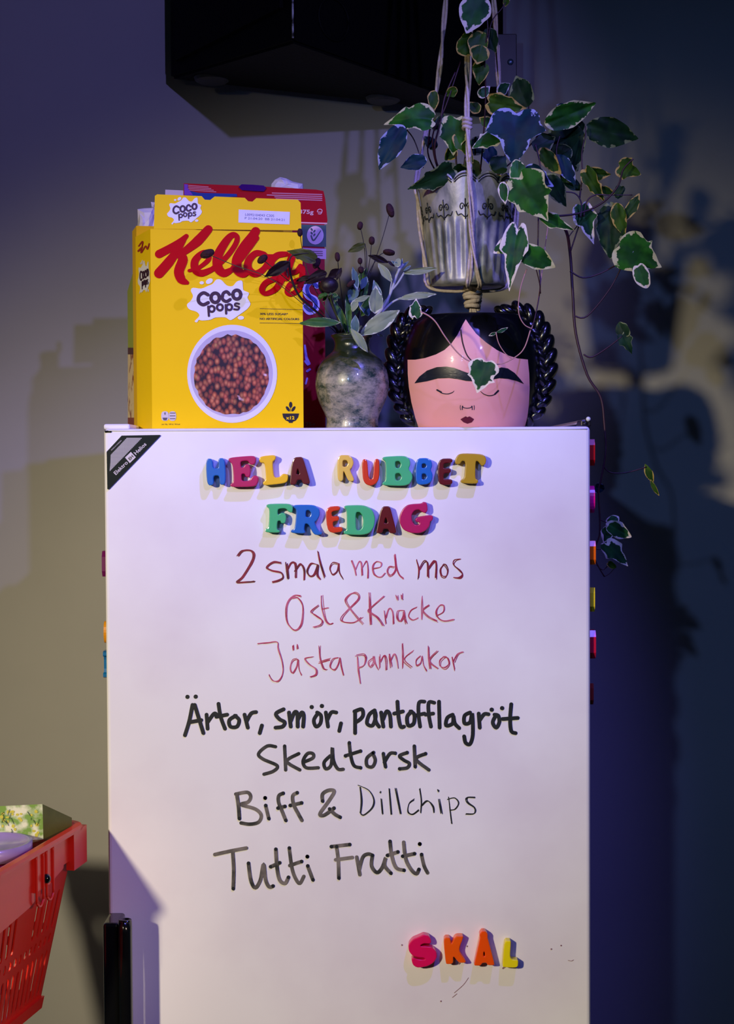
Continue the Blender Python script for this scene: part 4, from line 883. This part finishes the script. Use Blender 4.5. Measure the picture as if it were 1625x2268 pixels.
def head(parent, x_, y_, w_, h_, ang, Y):
    R = Matrix.Rotation(-ang, 3, 'Y'); V, Fc = ellm((0, 0, 0), w_*kv/2, w_*kv/2, h_*kv/2, 16, 12)
    V = [p*(1+.05*math.sin(i*2.4)) for i, p in enumerate(V)]; c = at(x_, y_, Y)
    add('flower_head', [c+R @ p for p in V], Fc, burm, parent, True)
heads = [(459,562,18,30,-1.2,.0,[(520,588),(600,618),(690,690),(745,738)],'far-left burnet stem reaching over the front of the yellow box'),
 (581,574,16,24,-.9,.02,[(630,615),(690,665),(750,738)],'burnet stem leaning over the yellow box, second from the left'),
 (664,515,12,17,0,.05,[(671,560),(690,625),(752,738)],'burnet stem crossing the right edge of the yellow box'),
 (701,583,15,24,-.5,.05,[(712,620),(735,680),(762,738)],'short burnet stem before the red box'),
 (747,569,12,20,.1,.09,[(752,620),(762,690),(770,738)],'upright burnet stem right of the red box'),
 (797,500,13,18,-.2,.1,[(806,545),(808,600),(795,670),(782,738)],'tall burnet stem with a small dark head in the middle'),
 (823,533,14,18,0,.11,[(818,580),(805,640),(786,738)],'burnet stem right of the middle, below the tallest'),
 (864,466,17,31,.3,.12,[(846,530),(822,600),(800,670),(788,738)],'tallest burnet stem, topmost dark head on the right'),
 (861,559,28,14,-.15,.12,[(840,566),(815,610),(798,680),(785,738)],'burnet stem with a sideways head at the right'),
 (797,578,11,14,0,.1,[(800,620),(792,690),(780,738)],'burnet stem with a small head in the centre'),
 (799,598,14,15,0,.09,[(798,640),(788,700),(778,738)],'lowest centre burnet stem'),
 (777,628,11,22,-.9,.07,[(788,650),(785,700),(775,738)],'burnet stem with a tilted dark bud low in the bunch')]
for i, (x_, y_, w_, h_, a_, Y, P, lab) in enumerate(heads):
    t = thing('burnet_stem', base_v, lab, 'flower', 'burnet stems in the vase')
    dx = (i-6)*.0028
    stem(t, [(x_, y_)]+P, [Y, VY], 1.8, stg if i < 3 else stdk, dx)
    head(t, x_, y_, w_, h_, a_, Y)
t = thing('dark_flower', base_v, 'burgundy-black drooping flower with green collar in the vase', 'flower')
stem(t, [(730,655),(742,690),(762,735)], [.06, VY], 5, stg, -.012)
c = at(728, 632, .05); V, Fc = ellm(c, 20*kv, 18*kv, 17*kv, 24, 14); V = [c+(p-c)*(1+.05*math.sin(i*1.7)) for i, p in enumerate(V)]
add('flower_head', V, Fc, M('burgundy_black', (26, 6, 16), .5, .2, 120, .5), t, True)
for k in range(9):
    a = k/9*2*math.pi; b_ = (728+8*math.cos(a), 650); e_ = (728+26*math.cos(a), 655+9*math.sin(a)+6)
    leaf(gnl, t, b_, e_, 8, .055+.014*math.sin(a), 'l', name='sepal')
leaf(dkl, t, (726,614), (755,597), 20, .05, 'l', name='petal'); leaf(dkl, t, (745,620), (756,592), 12, .05, 'l', name='petal')
t = thing('dark_leaf_sprig', base_v, 'sprig with near-black leaves arching left over the boxes', 'sprig')
stem(t, [(640,578),(644,612),(662,655),(700,690),(735,720)], [.03,.04,.05,.07,.09], 5, stdk, -.016)
stem(t, [(632,588),(638,615)], .03, 3, stdk, toend=False); stem(t, [(700,585),(722,620),(752,700)], [.05, VY], 3, stdk, -.01); stem(t, [(640,578),(650,565),(690,560)], .03, 3, stdk, toend=False)
leaf(oll, t, (697,574), (634,552), 30, .03, 'j', fold=.3, curl=.3); leaf(dkl, t, (640,580), (586,614), 26, .025, 'o', fold=.3); leaf(dkl, t, (724,603), (672,628), 24, .05, 'o', fold=.3); leaf(dkl, t, (690,612), (655,622), 12, .05, 'l'); leaf(dkl, t, (705,625), (722,655), 14, .05, 'l')
t = thing('olive_leaf_sprig', base_v, 'thin sprig with an olive leaf and a black curved leaf above the vase', 'sprig')
stem(t, [(808,540),(812,575),(806,640),(792,700)], .1, 2.2, stdk, .004); leaf(oll, t, (809,541), (769,558), 17, .1, 'o', fold=.3); leaf(dkl, t, (815,566), (862,578), 15, .1, 'l', bend=-.3, tilt=.1); leaf(dkl, t, (858,578), (875,590), 8, .1, 'l')
t = thing('green_leaf_sprig', base_v, 'sprig with a long dark green leaf pointing left at the vase mouth', 'sprig')
stem(t, [(752,712),(758,728)], .08, 4, stg, -.014); leaf(gnl, t, (754,714), (662,714), 22, .06, 'l', tilt=.3, fold=.3)
for b_, e_, w_, Y in [((770,740),(740,660),14,.09), ((775,738),(768,650),14,.08), ((785,700),(815,620),18,.1), ((790,640),(812,592),20,.11), ((800,700),(830,650),26,.1)]: leaf(gnl, t, b_, e_, w_, Y, 'l')
t = thing('sage_sprig', base_v, 'pale silvery sage sprig leaning right above the vase', 'sprig')
stem(t, [(893,585),(880,605),(868,640),(856,668),(840,692),(812,722)], [.10, .10], 6.5, stp, .012); stem(t, [(895,604),(880,628),(868,642)], .1, 5, stp, toend=False); stem(t, [(888,660),(868,670),(845,692)], .095, 5, stp, toend=False); stem(t, [(868,618),(864,640),(862,655)], .1, 3, stp, toend=False)
for b_, e_, w_, Y, tp_, m in [((868,624),(837,582),19,.09,'l',sage), ((893,606),(969,594),15,.09,'l',sage), ((880,662),(966,649),16,.085,'l',sage), ((878,590),(884,572),14,.09,'r',sage), ((866,578),(886,590),8,.09,'l',saged),
                              ((880,600),(905,578),7,.1,'l',saged), ((893,600),(910,588),6,.1,'l',saged), ((880,608),(892,572),8,.1,'l',saged), ((845,690),(862,655),10,.1,'l',saged)]: leaf(m, t, b_, e_, w_, Y, tp_)
t = thing('sage_sprig', base_v, 'broad-leaved sage sprig drooping over the front of the vase', 'sprig')
stem(t, [(800,722),(792,735)], .08, 5, stg, .004)
for b_, e_, w_, Y, tp_, m, bd_ in [((830,694),(833,631),31,.07,'o',sage,0), ((798,742),(884,686),36,.06,'l',sage,0), ((786,698),(787,746),19,.05,'l',saged,0), ((776,728),(818,776),20,.045,'l',sage,-.25), ((800,745),(792,768),18,.055,'l',saged,0),
                              ((792,642),(781,591),15,.07,'l',saged,0), ((775,670),(788,630),24,.08,'l',saged,0), ((785,668),(818,655),12,.07,'l',sage,0), ((842,678),(828,620),20,.1,'l',saged,0), ((835,740),(850,745),6,.09,'l',saged,0), ((800,640),(812,612),16,.09,'l',saged,0), ((815,700),(800,655),26,.1,'l',saged,0), ((780,690),(790,660),16,.07,'l',sage,0)]:
    leaf(m, t, b_, e_, w_, Y, tp_, bend=bd_)
# ============================================================ FACE PLANTER
FY = .16; kf = (1.88+FY)/F; fx = at(1040, 900, FY).x
fz = lambda y: ZT+.0005+(945-y)/(945-697)*(at(1040, 697, FY-.05).z-ZT)
blg = M('black_gloss_glaze', (6, 7, 10), .24, .1, 20, coat=.4); skin = M('painted_skin', (236, 166, 148), .4, .03, 10, coat=.15); inkf = M('face_ink', (16, 22, 30), .35, .1, 30, coat=.2); lipm = M('lip_red', (96, 8, 24), .35)
prof = [(0, 945), (118, 945), (124, 940), (136, 918), (149, 885), (157, 850), (160, 815), (158, 780), (151, 745), (140, 715), (130, 700), (126, 697), (121, 700), (122, 720), (0, 722)]
pf = [(0, 945)]+[(p.x, p.y) for p in catmull([(r, y, 0) for r, y in prof[1:12]], 5)]+prof[12:]
fp = thing('face_planter', (fx, FY, ZT), 'ceramic head planter with painted sleeping face, long brows and black braids', 'planter')
Vf, Ff = lathem(fx, FY, [(max(0, r)*kf, fz(y)) for r, y in pf], 96)
add('head_pot', Vf, Ff, blg, fp, True)
bvh = BVHTree.FromPolygons([tuple(v) for v in Vf], Ff)
def drape(loops, off, mat, name, maxl=9):
    flat, tr = tess(loops)
    bm = bmesh.new(); vs = [bm.verts.new((x_, y_, 0)) for x_, y_ in flat]
    for t_ in tr:
        try: bm.faces.new([vs[i] for i in t_])
        except ValueError: pass
    for _ in range(7):
        E = [e_ for e_ in bm.edges if e_.calc_length() > maxl]
        if not E: break
        bmesh.ops.subdivide_edges(bm, edges=E, cuts=1); bmesh.ops.triangulate(bm, faces=bm.faces[:])
    V2, F2 = bmout(bm); out = []
    for v in V2:
        d = ray(v.x, v.y).normalized(); h, n_, i_, _d = bvh.ray_cast(CAM, d)
        if h is None: h = bvh.find_nearest(CAM+d*(FY+1.8))[0]; n_ = -d
        if n_.dot(d) > 0: n_ = -n_
        out.append(h+n_*off)
    return (out, F2)
C8 = crop(850, 660, 4.1667)
face = C8([(220,570),(290,570),(380,555),(480,522),(560,480),(620,425),(680,340),(725,250),(755,198),(790,250),(850,330),(940,410),(1040,480),(1140,530),(1230,558),(1325,568),(1338,700),(1342,830),(1335,980),(1320,1100),(1300,1180),(1285,1192),(320,1192),(290,1100),(255,960),(232,820),(222,700)])
add('painted_face', *drape([face], .0004, skin, ''), skin, fp, True)
brow = C8([(285,787),(330,725),(400,670),(490,638),(580,633),(650,645),(720,672),(770,690),(830,692),(960,685),(1040,655),(1080,640),(1140,650),(1200,690),(1250,745),(1287,793),(1220,765),(1140,745),(1060,740),(960,760),(850,770),(760,765),(680,748),(600,738),(500,742),(400,768)])
add('eyebrow', *drape([brow], .0008, inkf, ''), inkf, fp, True)
def dstroke(P, W):
    v, f = ribbon2(C8(P), [x_/4.1667 for x_ in W] if isinstance(W, list) else W/4.1667); out = []
    for x_, y_ in v:
        d = ray(x_, y_).normalized(); h, n_, i_, _d = bvh.ray_cast(CAM, d); n_ = n_ if n_.dot(d) < 0 else -n_
        out.append(h+n_*.0009)
    return out, f
add('eyelid', *join([dstroke([(505,858),(540,878),(590,884),(630,872),(648,857)], [7,8,8,7,4]), dstroke([(493,848),(530,868)], 15)]), inkf, fp)
add('eyelid', *join([dstroke([(890,860),(920,885),(965,900),(1010,893),(1042,870)], [4,7,8,8,8]), dstroke([(1022,885),(1052,855)], 15)]), inkf, fp)
add('nose', *join([dstroke([(722,1028),(724,995),(735,1010),(768,1015),(800,1010),(812,995),(814,1028)], 7), dstroke([(706,990),(704,1010),(708,1030)], 5), dstroke([(830,990),(833,1010),(830,1030)], 5)]), inkf, fp)
lip = C8([(706,1118),(735,1100),(755,1090),(770,1098),(790,1090),(810,1102),(832,1117),(810,1145),(770,1158),(735,1145)])
add('mouth', *drape([lip], .0008, lipm, ''), lipm, fp, True)
def braid(path, n, wds, Y, name='braid'):
    Q = catmull([(x_, y_, 0) for x_, y_ in path], 30); parts = []
    for i in range(n):
        u = i/(n-1); q = Q[int(u*(len(Q)-1))]; q2 = Q[min(len(Q)-1, int(u*(len(Q)-1))+4)]; q1 = Q[max(0, int(u*(len(Q)-1))-4)]
        t_ = (q2-q1).normalized(); w_ = wds[0]+(wds[1]-wds[0])*math.sin(u*math.pi)
        for sg in (-1, 1):
            nx = Vector((-t_.y, t_.x, 0)); cc = q+nx*sg*w_*.17+t_*sg*6
            c3 = at(cc.x, cc.y, Y-.012)
            ang = math.atan2(-t_.y, t_.x)+sg*.62
            R = Matrix.Rotation(-ang, 3, 'Y')
            parts.append(ellm(c3, w_*.60*kf, w_*.44*kf, w_*.29*kf, 18, 10, R))
    # solid core so the lobes meet the pot
    parts.append(tubem([at(x_, y_, Y) for x_, y_ in path], [wds[0]*kf*.35, wds[1]*kf*.42, wds[1]*kf*.42, wds[0]*kf*.35], 12, 6))
    add(name, *join(parts), blg, fp, True)
braid([(946,700),(915,704),(891,732),(881,778),(878,830),(887,880),(908,922)], 12, (38, 50), FY)
braid([(1122,700),(1152,700),(1182,722),(1198,765),(1205,815),(1198,870),(1178,920)], 12, (42, 54), FY-.01)
# ============================================================ SPEAKER
spz = 2.03; top_s = 2.60
SP = [(-.317, .63), (-.101, .30), (.228, .63)]; SZ = [2.083, 2.05, 2.02]
V = [Vector((x_, y_, SZ[i_])) for i_, (x_, y_) in enumerate(SP)]+[Vector((x_, y_, top_s)) for x_, y_ in SP]; n = len(SP)
sp = thing('wall_speaker', (0, .5, 2.02), 'black wedge loudspeaker mounted high on the wall above the fridge', 'speaker')
bm = bmesh.new(); vs = [bm.verts.new(v) for v in V]
for i in range(n): bm.faces.new([vs[i], vs[(i+1) % n], vs[(i+1) % n+n], vs[i+n]])
bm.faces.new([vs[i] for i in range(n-1, -1, -1)]); bm.faces.new([vs[i+n] for i in range(n)])
bmesh.ops.recalc_face_normals(bm, faces=bm.faces[:]); bmesh.ops.bevel(bm, geom=bm.edges[:], offset=.004, segments=2, affect='EDGES')
spm = M('black_speaker_paint', (4, 4, 5), .7, .2, 200, .4, spec=.15)
add('cabinet', *bmout(bm), spm, sp)
Lp, Np, Rp = Vector((*SP[0], 0)), Vector((*SP[1], 0)), Vector((*SP[2], 0))
nL = (Np-Lp).cross(Vector((0, 0, 1))).normalized(); nR = (Rp-Np).cross(Vector((0, 0, 1))).normalized()
def fpanel(a, b, z0, z1, nn, t_, mat, name, par=sp):
    P = [a+Vector((0, 0, z0)), b+Vector((0, 0, z0)), b+Vector((0, 0, z1)), a+Vector((0, 0, z1))]
    V_ = P+[p+nn*t_ for p in P]; return add(name, V_, [(3, 2, 1, 0), (4, 5, 6, 7), (0, 1, 5, 4), (1, 2, 6, 5), (2, 3, 7, 6), (3, 0, 4, 7)], mat, par)
grm = M('grille_mesh', (5, 5, 6), .7, .5, 500, .9, spec=.15)
fpanel(Lp.lerp(Np, .07), Lp.lerp(Np, .93), 2.105, top_s-.02, nL, .006, grm, 'grille')
en = Np+nR*.0006+nL*.0006
add('worn_edge', *tubem([en+Vector((0, 0, 2.056)), en+Vector((0, 0, 2.25)), en+Vector((0, 0, top_s-.01))], .0016, 6), M('worn_paint', (190, 190, 196), .5, rgb2=(40, 40, 42), scale=90, thr=(.4, .6)), sp, True)
hc_ = Np.lerp(Rp, .17)+Vector((0, 0, at(725, 45, .36).z)); rr_ = .03
cup = []
U = (Rp-Np).normalized()
for k in range(25): a = 2*math.pi*k/24; cup.append(hc_+U*rr_*math.cos(a)+Vector((0, 0, rr_*math.sin(a)))+nR*.001)
add('handle_cup', *tubem(cup, .0022, 6, 1), spm, sp, True)
pdm = M('pad_grey', (62, 64, 66), .5)
def pad(cx_, cy_, z_): add('corner_foot', *lathem(cx_, cy_, [(0, z_-.006), (.022, z_-.006), (.027, z_-.003), (.029, z_+.002), (0, z_+.002)], 20), pdm, sp)
pad(-.245, .592, 2.073); pad(.03, .60, 2.042)
bk = add('wall_bracket', *boxm((-.06, .60, 2.12), (.10, WY, 2.42), .003, 1), blackm, sp)
bx = at(1127, 150, .63)
br = add('bracket_plate', *boxm((bx.x-.045, .595, bx.z-.04), (bx.x+.009, .612, bx.z+.045), .001, 1), blackm, sp)
add('bracket_arm', *boxm((bx.x-.04, .61, bx.z-.02), (bx.x-.02, WY, bx.z+.02)), blackm, sp)
add('bracket_screw', *ellm((bx.x-.001, .594, bx.z), .005, .003, .005, 12, 8), M('screw_blue_steel', (110, 130, 160), .3, metal=.7), br, True)
# ============================================================ SHOPPING BASKET
redp = M('red_plastic', (222, 38, 22), .34, .05, 40, .05, coat=.15)
zrim = at(203, 1822, -.03).z; Fc0 = Vector((at(200, 1822, -.03).x, -.03)); 
sdir = Vector((.208, .978)); wdir = Vector((-.978, .208)); LB, WB, HB = .275, .40, at(125, 1822, -.05).z-at(125, 2203, -.08).z
HB = .212; ins = .036
def bp_(u, v, z): # u back along side (0 at far corner), v to the left; z below rim
    k = z/HB*ins; q = Fc0 + Vector((0, 0)) - sdir*(.012+k+u*(LB-2*k-.024)/LB) + wdir*(.012+k+v*(WB-2*k-.024)/WB)
    return Vector((q.x, q.y, zrim-z))
bsk = thing('shopping_basket', (bp_(LB/2, WB/2, HB)), 'red plastic shopping basket with slotted sides left of the fridge', 'basket')
def slotw(Lw, f, name, near=True):
    outer = [(0, .004), (Lw, .004), (Lw, HB), (0, HB)]
    loops = [outer]; P = .018; nS = int((Lw-.03)/P)
    for i in range(nS):
        u = .018+i*P; mid = .095 < u < .15 and near
        def slot(c_, w_, a, b, k=4):
            L = [(c_+w_*math.cos(t), a+w_+-w_*math.sin(t)) for t in [math.pi*j/k for j in range(k+1)]]
            L += [(c_-w_*math.cos(t), b-w_+w_*math.sin(t)) for t in [math.pi*j/k for j in range(k+1)]]
            return L
        if not mid: loops.append(slot(u, .0042, .072, .117))
        loops.append(slot(u, .0042, .123, .135)); loops.append(slot(u, .0042, .143, .196))
    flat, tr = tess(loops); n_ = len(flat); V_ = [f(a, b, 0) for a, b in flat]+[f(a, b, .0022) for a, b in flat]
    F_ = [tuple(t) for t in tr]+[tuple(i+n_ for i in reversed(t)) for t in tr]; k_ = 0
    for l in loops:
        m_ = len(l)
        for i in range(m_): j = (i+1) % m_; F_.append((k_+i, k_+j, k_+j+n_, k_+i+n_))
        k_ += m_
    add(name, V_, F_, redp, bsk)
slotw(LB, lambda a, b, t: bp_(a, t/WB*WB, b), 'side_wall')
slotw(LB, lambda a, b, t: bp_(a, WB-t, b), 'side_wall', False)
slotw(WB, lambda a, b, t: bp_(t, a, b), 'end_wall', False)
slotw(WB, lambda a, b, t: bp_(LB-t, a, b), 'end_wall', False)
add('base', [bp_(0, 0, HB), bp_(LB, 0, HB), bp_(LB, WB, HB), bp_(0, WB, HB), bp_(0, 0, HB-.003), bp_(LB, 0, HB-.003), bp_(LB, WB, HB-.003), bp_(0, WB, HB-.003)], [(3, 2, 1, 0), (4, 5, 6, 7), (0, 1, 5, 4), (1, 2, 6, 5), (2, 3, 7, 6), (3, 0, 4, 7)], redp, bsk)
# rim flange: swept profile round the top with rounded corners
def rimpath(off):
    L = []; r = .018
    cs = [(0, 0, 1, 1), (LB, 0, -1, 1), (LB, WB, -1, -1), (0, WB, 1, -1)]
    seq = []
    for ci, (u, v, su, sv) in enumerate(cs):
        cu_, cv_ = u+su*r, v+sv*r; R_ = r+off
        a0 = [math.pi*1.5, 0, math.pi*.5, math.pi][ci]
        a0 = {0: math.pi, 1: math.pi*1.5, 2: 0, 3: math.pi*.5}[ci]
        for j in range(6):
            a = a0+math.pi/2*j/5
            seq.append((cu_+R_*math.cos(a), cv_+R_*math.sin(a)))
    out = []
    for u, v in seq:
        q = Fc0-sdir*(.012+u*(LB-.024)/LB)+wdir*(.012+v*(WB-.024)/WB); out.append(q)
    return out
def sweep(prof_, name, par=bsk):
    V_, F_ = [], []; m_ = len(prof_)
    rows = [[Vector((q.x, q.y, zrim+dz)) for q in rimpath(off)] for off, dz in prof_]; n_ = len(rows[0])
    for r_ in rows: V_ += r_
    for i in range(m_):
        i2 = (i+1) % m_
        for k in range(n_): k2 = (k+1) % n_; F_.append((i*n_+k, i*n_+k2, i2*n_+k2, i2*n_+k))
    return add(name, V_, F_, redp, par)
rim = sweep([(-.001, -.002), (-.001, .0015), (.003, .003), (.0105, .003), (.0125, .0005), (.012, -.003), (.010, -.003), (.010, -.0005), (.0025, -.0005), (.0025, -.004)], 'rim')
sweep([(.0008, -.002), (.0045, -.002), (.0042, -.036), (.0008, -.036)], 'rim_skirt')
# corner tab hanging at the far right corner
tb = []
for u, v in ((-.0, -.002), (.034, -.006)):
    tb.append(boxm((0, 0, 0), (0, 0, 0)))
cq = [Fc0-sdir*.002+wdir*.004, Fc0-sdir*.046+wdir*.002, Fc0-sdir*.046+wdir*.012, Fc0-sdir*.006+wdir*.012, Fc0+wdir*.035-sdir*.004, Fc0+wdir*.035-sdir*.001]
ct = [Vector((p.x, p.y, zrim-.002)) for p in cq]+[Vector((p.x, p.y, zrim-.047)) for p in cq]; m_ = len(cq)
add('corner_tab', ct, [tuple(range(m_)), tuple(range(2*m_-1, m_-1, -1))]+[(i, (i+1) % m_, (i+1) % m_+m_, i+m_) for i in range(m_)], redp, bsk)
def bq(u, z, t):
    q = Fc0-sdir*(.012+u*(LB-.024)/LB)+wdir*.012-wdir*t; return Vector((q.x, q.y, zrim-z))
# handle bracket with two ribs and black pivot
def side_box(u0, u1, z0, z1, t0, t1, mat, name, par=bsk, tap=True):
    P = []
    for z in (z1, z0):
        for u, t in ((u0, t0), (u1, t0), (u1, t1), (u0, t1)):
            P.append(bq(u, z, t) if tap else bp_(u, 0, z)+Vector((-wdir.x*t, -wdir.y*t, 0)))
    return add(name, P, [(3, 2, 1, 0), (4, 5, 6, 7), (0, 1, 5, 4), (1, 2, 6, 5), (2, 3, 7, 6), (3, 0, 4, 7)], mat, par)
hbk = side_box(.098, .150, .002, .046, .003, .0065, redp, 'handle_bracket')
for u in (.098, .118, .128, .148):
    pts = [bq(u, z, .0075) for z in (.004, .03, .058)]
    add('bracket_rib', *tubem(pts, .0016, 8, 4), redp, hbk, True)
for u in (.108, .138):
    pts = [bq(u-.0095+.019*j/6, .058+.006*math.sin(math.pi*j/6), .0075) for j in range(7)]
    add('bracket_rib', *tubem(pts, .0016, 8, 2), redp, hbk, True)
pv = bq(.122, .036, .009)
add('handle_pivot', *ellm(pv, .005, .005, .0055, 14, 10), blackp, bsk, True)
V = [bq(u, z, t) for t in (.0035, -.0005) for u, z in ((.055, .030), (.262, .030), (.262, .068), (.16, .060), (.055, .040))]
add('side_band', V, [(0, 1, 2, 3, 4), (9, 8, 7, 6, 5)]+[(i, (i+1) % 5, (i+1) % 5+5, i+5) for i in range(5)], redp, bsk)
for z in (.200,):
    side_box(0, LB, z, HB+.002, .0, .004, redp, 'bottom_band', bsk, False)
# contents
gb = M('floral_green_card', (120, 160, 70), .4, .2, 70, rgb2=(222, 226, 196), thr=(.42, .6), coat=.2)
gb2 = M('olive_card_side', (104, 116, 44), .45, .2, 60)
FL, FR, BR = at(-95, 1790, -.115), at(94, 1781, -.095), at(159, 1811, -.052)
dn = at(96, 1859, -.094)-FR; BL = FL+(BR-FR)
V = [FL, FR, BR, BL]; V += [v+dn for v in V]
gbx = thing('patterned_box', (V[4]+V[6])/2, 'green carton with yellow floral print sticking out of the basket', 'box')
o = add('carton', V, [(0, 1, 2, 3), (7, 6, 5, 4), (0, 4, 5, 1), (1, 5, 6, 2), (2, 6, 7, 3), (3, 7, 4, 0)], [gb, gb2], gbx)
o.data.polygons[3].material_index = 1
pg_ = Pl(FR, (FR-FL).cross(dn))
fo = []; rnd = random.Random(4)
for k in range(26):
    x_, y_ = rnd.uniform(2, 90), rnd.uniform(1792, 1852); fo.append(fillm([ell2(x_, y_, rnd.uniform(2, 4.5), rnd.uniform(2, 4.5), 9)], pg_, .0005+k*1e-5))
on('printed_flowers', fo, M('yellow_flower_print', (205, 200, 70), .5), gbx)
fo = [strokem([(x_, y_), (x_+rnd.uniform(-8, 8), y_+rnd.uniform(4, 14))], 1.2, pg_, .0012) for x_, y_ in [(rnd.uniform(4, 88), rnd.uniform(1790, 1842)) for _ in range(14)]]
on('printed_twigs', fo, M('twig_print', (52, 84, 40), .5), gbx)
# round tub with lilac lid
tub = thing('round_tub', (-.43, -.15, zrim-.09), 'round tub with lilac lid and purple top label inside the basket', 'tub')
lilac = M('lilac_plastic', (150, 128, 186), .3, coat=.3)
tc_ = Vector((-.432, -.15, at(30, 1870, -.15).z)); tr_ = .048
Rt = Matrix.Rotation(math.radians(0), 3, 'X')
def tl(prof_): 
    V_, F_ = lathem(0, 0, prof_, 40); return [tc_+Rt @ v for v in V_], F_
add('lid', *tl([(0, 0), (tr_-.006, 0), (tr_-.005, .003), (tr_, .003), (tr_, -.012), (tr_-.002, -.012), (tr_-.002, -.002), (0, -.002)]), lilac, tub, True)
add('tub_body', *tl([(tr_-.003, -.004), (tr_-.010, -.07), (0, -.07)]), M('tub_magenta', (110, 14, 90), .35, .1, 60), tub, True)
add('front_label', *tl([(tr_-.0025, -.016), (tr_-.0075, -.062)]), M('tub_label', (90, 10, 86), .4, .2, 90), tub, True)
# carton lower in the basket, seen through the slots
q0 = bp_(.18, .03, HB-.004)
pk = thing('food_carton', (q0.x-.05, q0.y-.02, zrim-HB+.004), 'white and blue packet lying low in the basket, seen through the slots', 'box')
u1 = bp_(.13, .05, .2); 
def lowbox(u0, u1_, v0, v1, z0, z1, mat, name, par):
    P = [bp_(u, v, .2) for u, v in ((u0, v0), (u1_, v0), (u1_, v1), (u0, v1))]
    V_ = [Vector((p.x, p.y, zrim-z1)) for p in P]+[Vector((p.x, p.y, zrim-z0)) for p in P]
    return add(name, V_, [(3, 2, 1, 0), (4, 5, 6, 7), (0, 1, 5, 4), (1, 2, 6, 5), (2, 3, 7, 6), (3, 0, 4, 7)], mat, par)
lowbox(.10, .25, .012, .12, .135, HB-.0035, M('packet_white', (220, 218, 214), .4), 'carton', pk)
lowbox(.10, .25, .010, .0125, .150, .168, M('packet_blue', (36, 44, 130), .4), 'blue_band', pk)
# crate stand under the basket
bc = bp_(LB/2, WB/2, HB)
st = thing('side_stand', (bc.x-.03, bc.y-.05, 0), 'plain dark stand under the red basket', 'stand')
zs = zrim-HB-.0025
add('stand_top', *boxm((bc.x-.16, bc.y-.09, zs-.02), (bc.x+.12, bc.y+.05, zs), .002, 1), blackm, st)
for dx in (-.14, .10):
    for dy in (-.075, .035): add('leg', *boxm((bc.x+dx-.01, bc.y+dy-.01, 0), (bc.x+dx+.01, bc.y+dy+.01, zs-.02)), blackm, st)
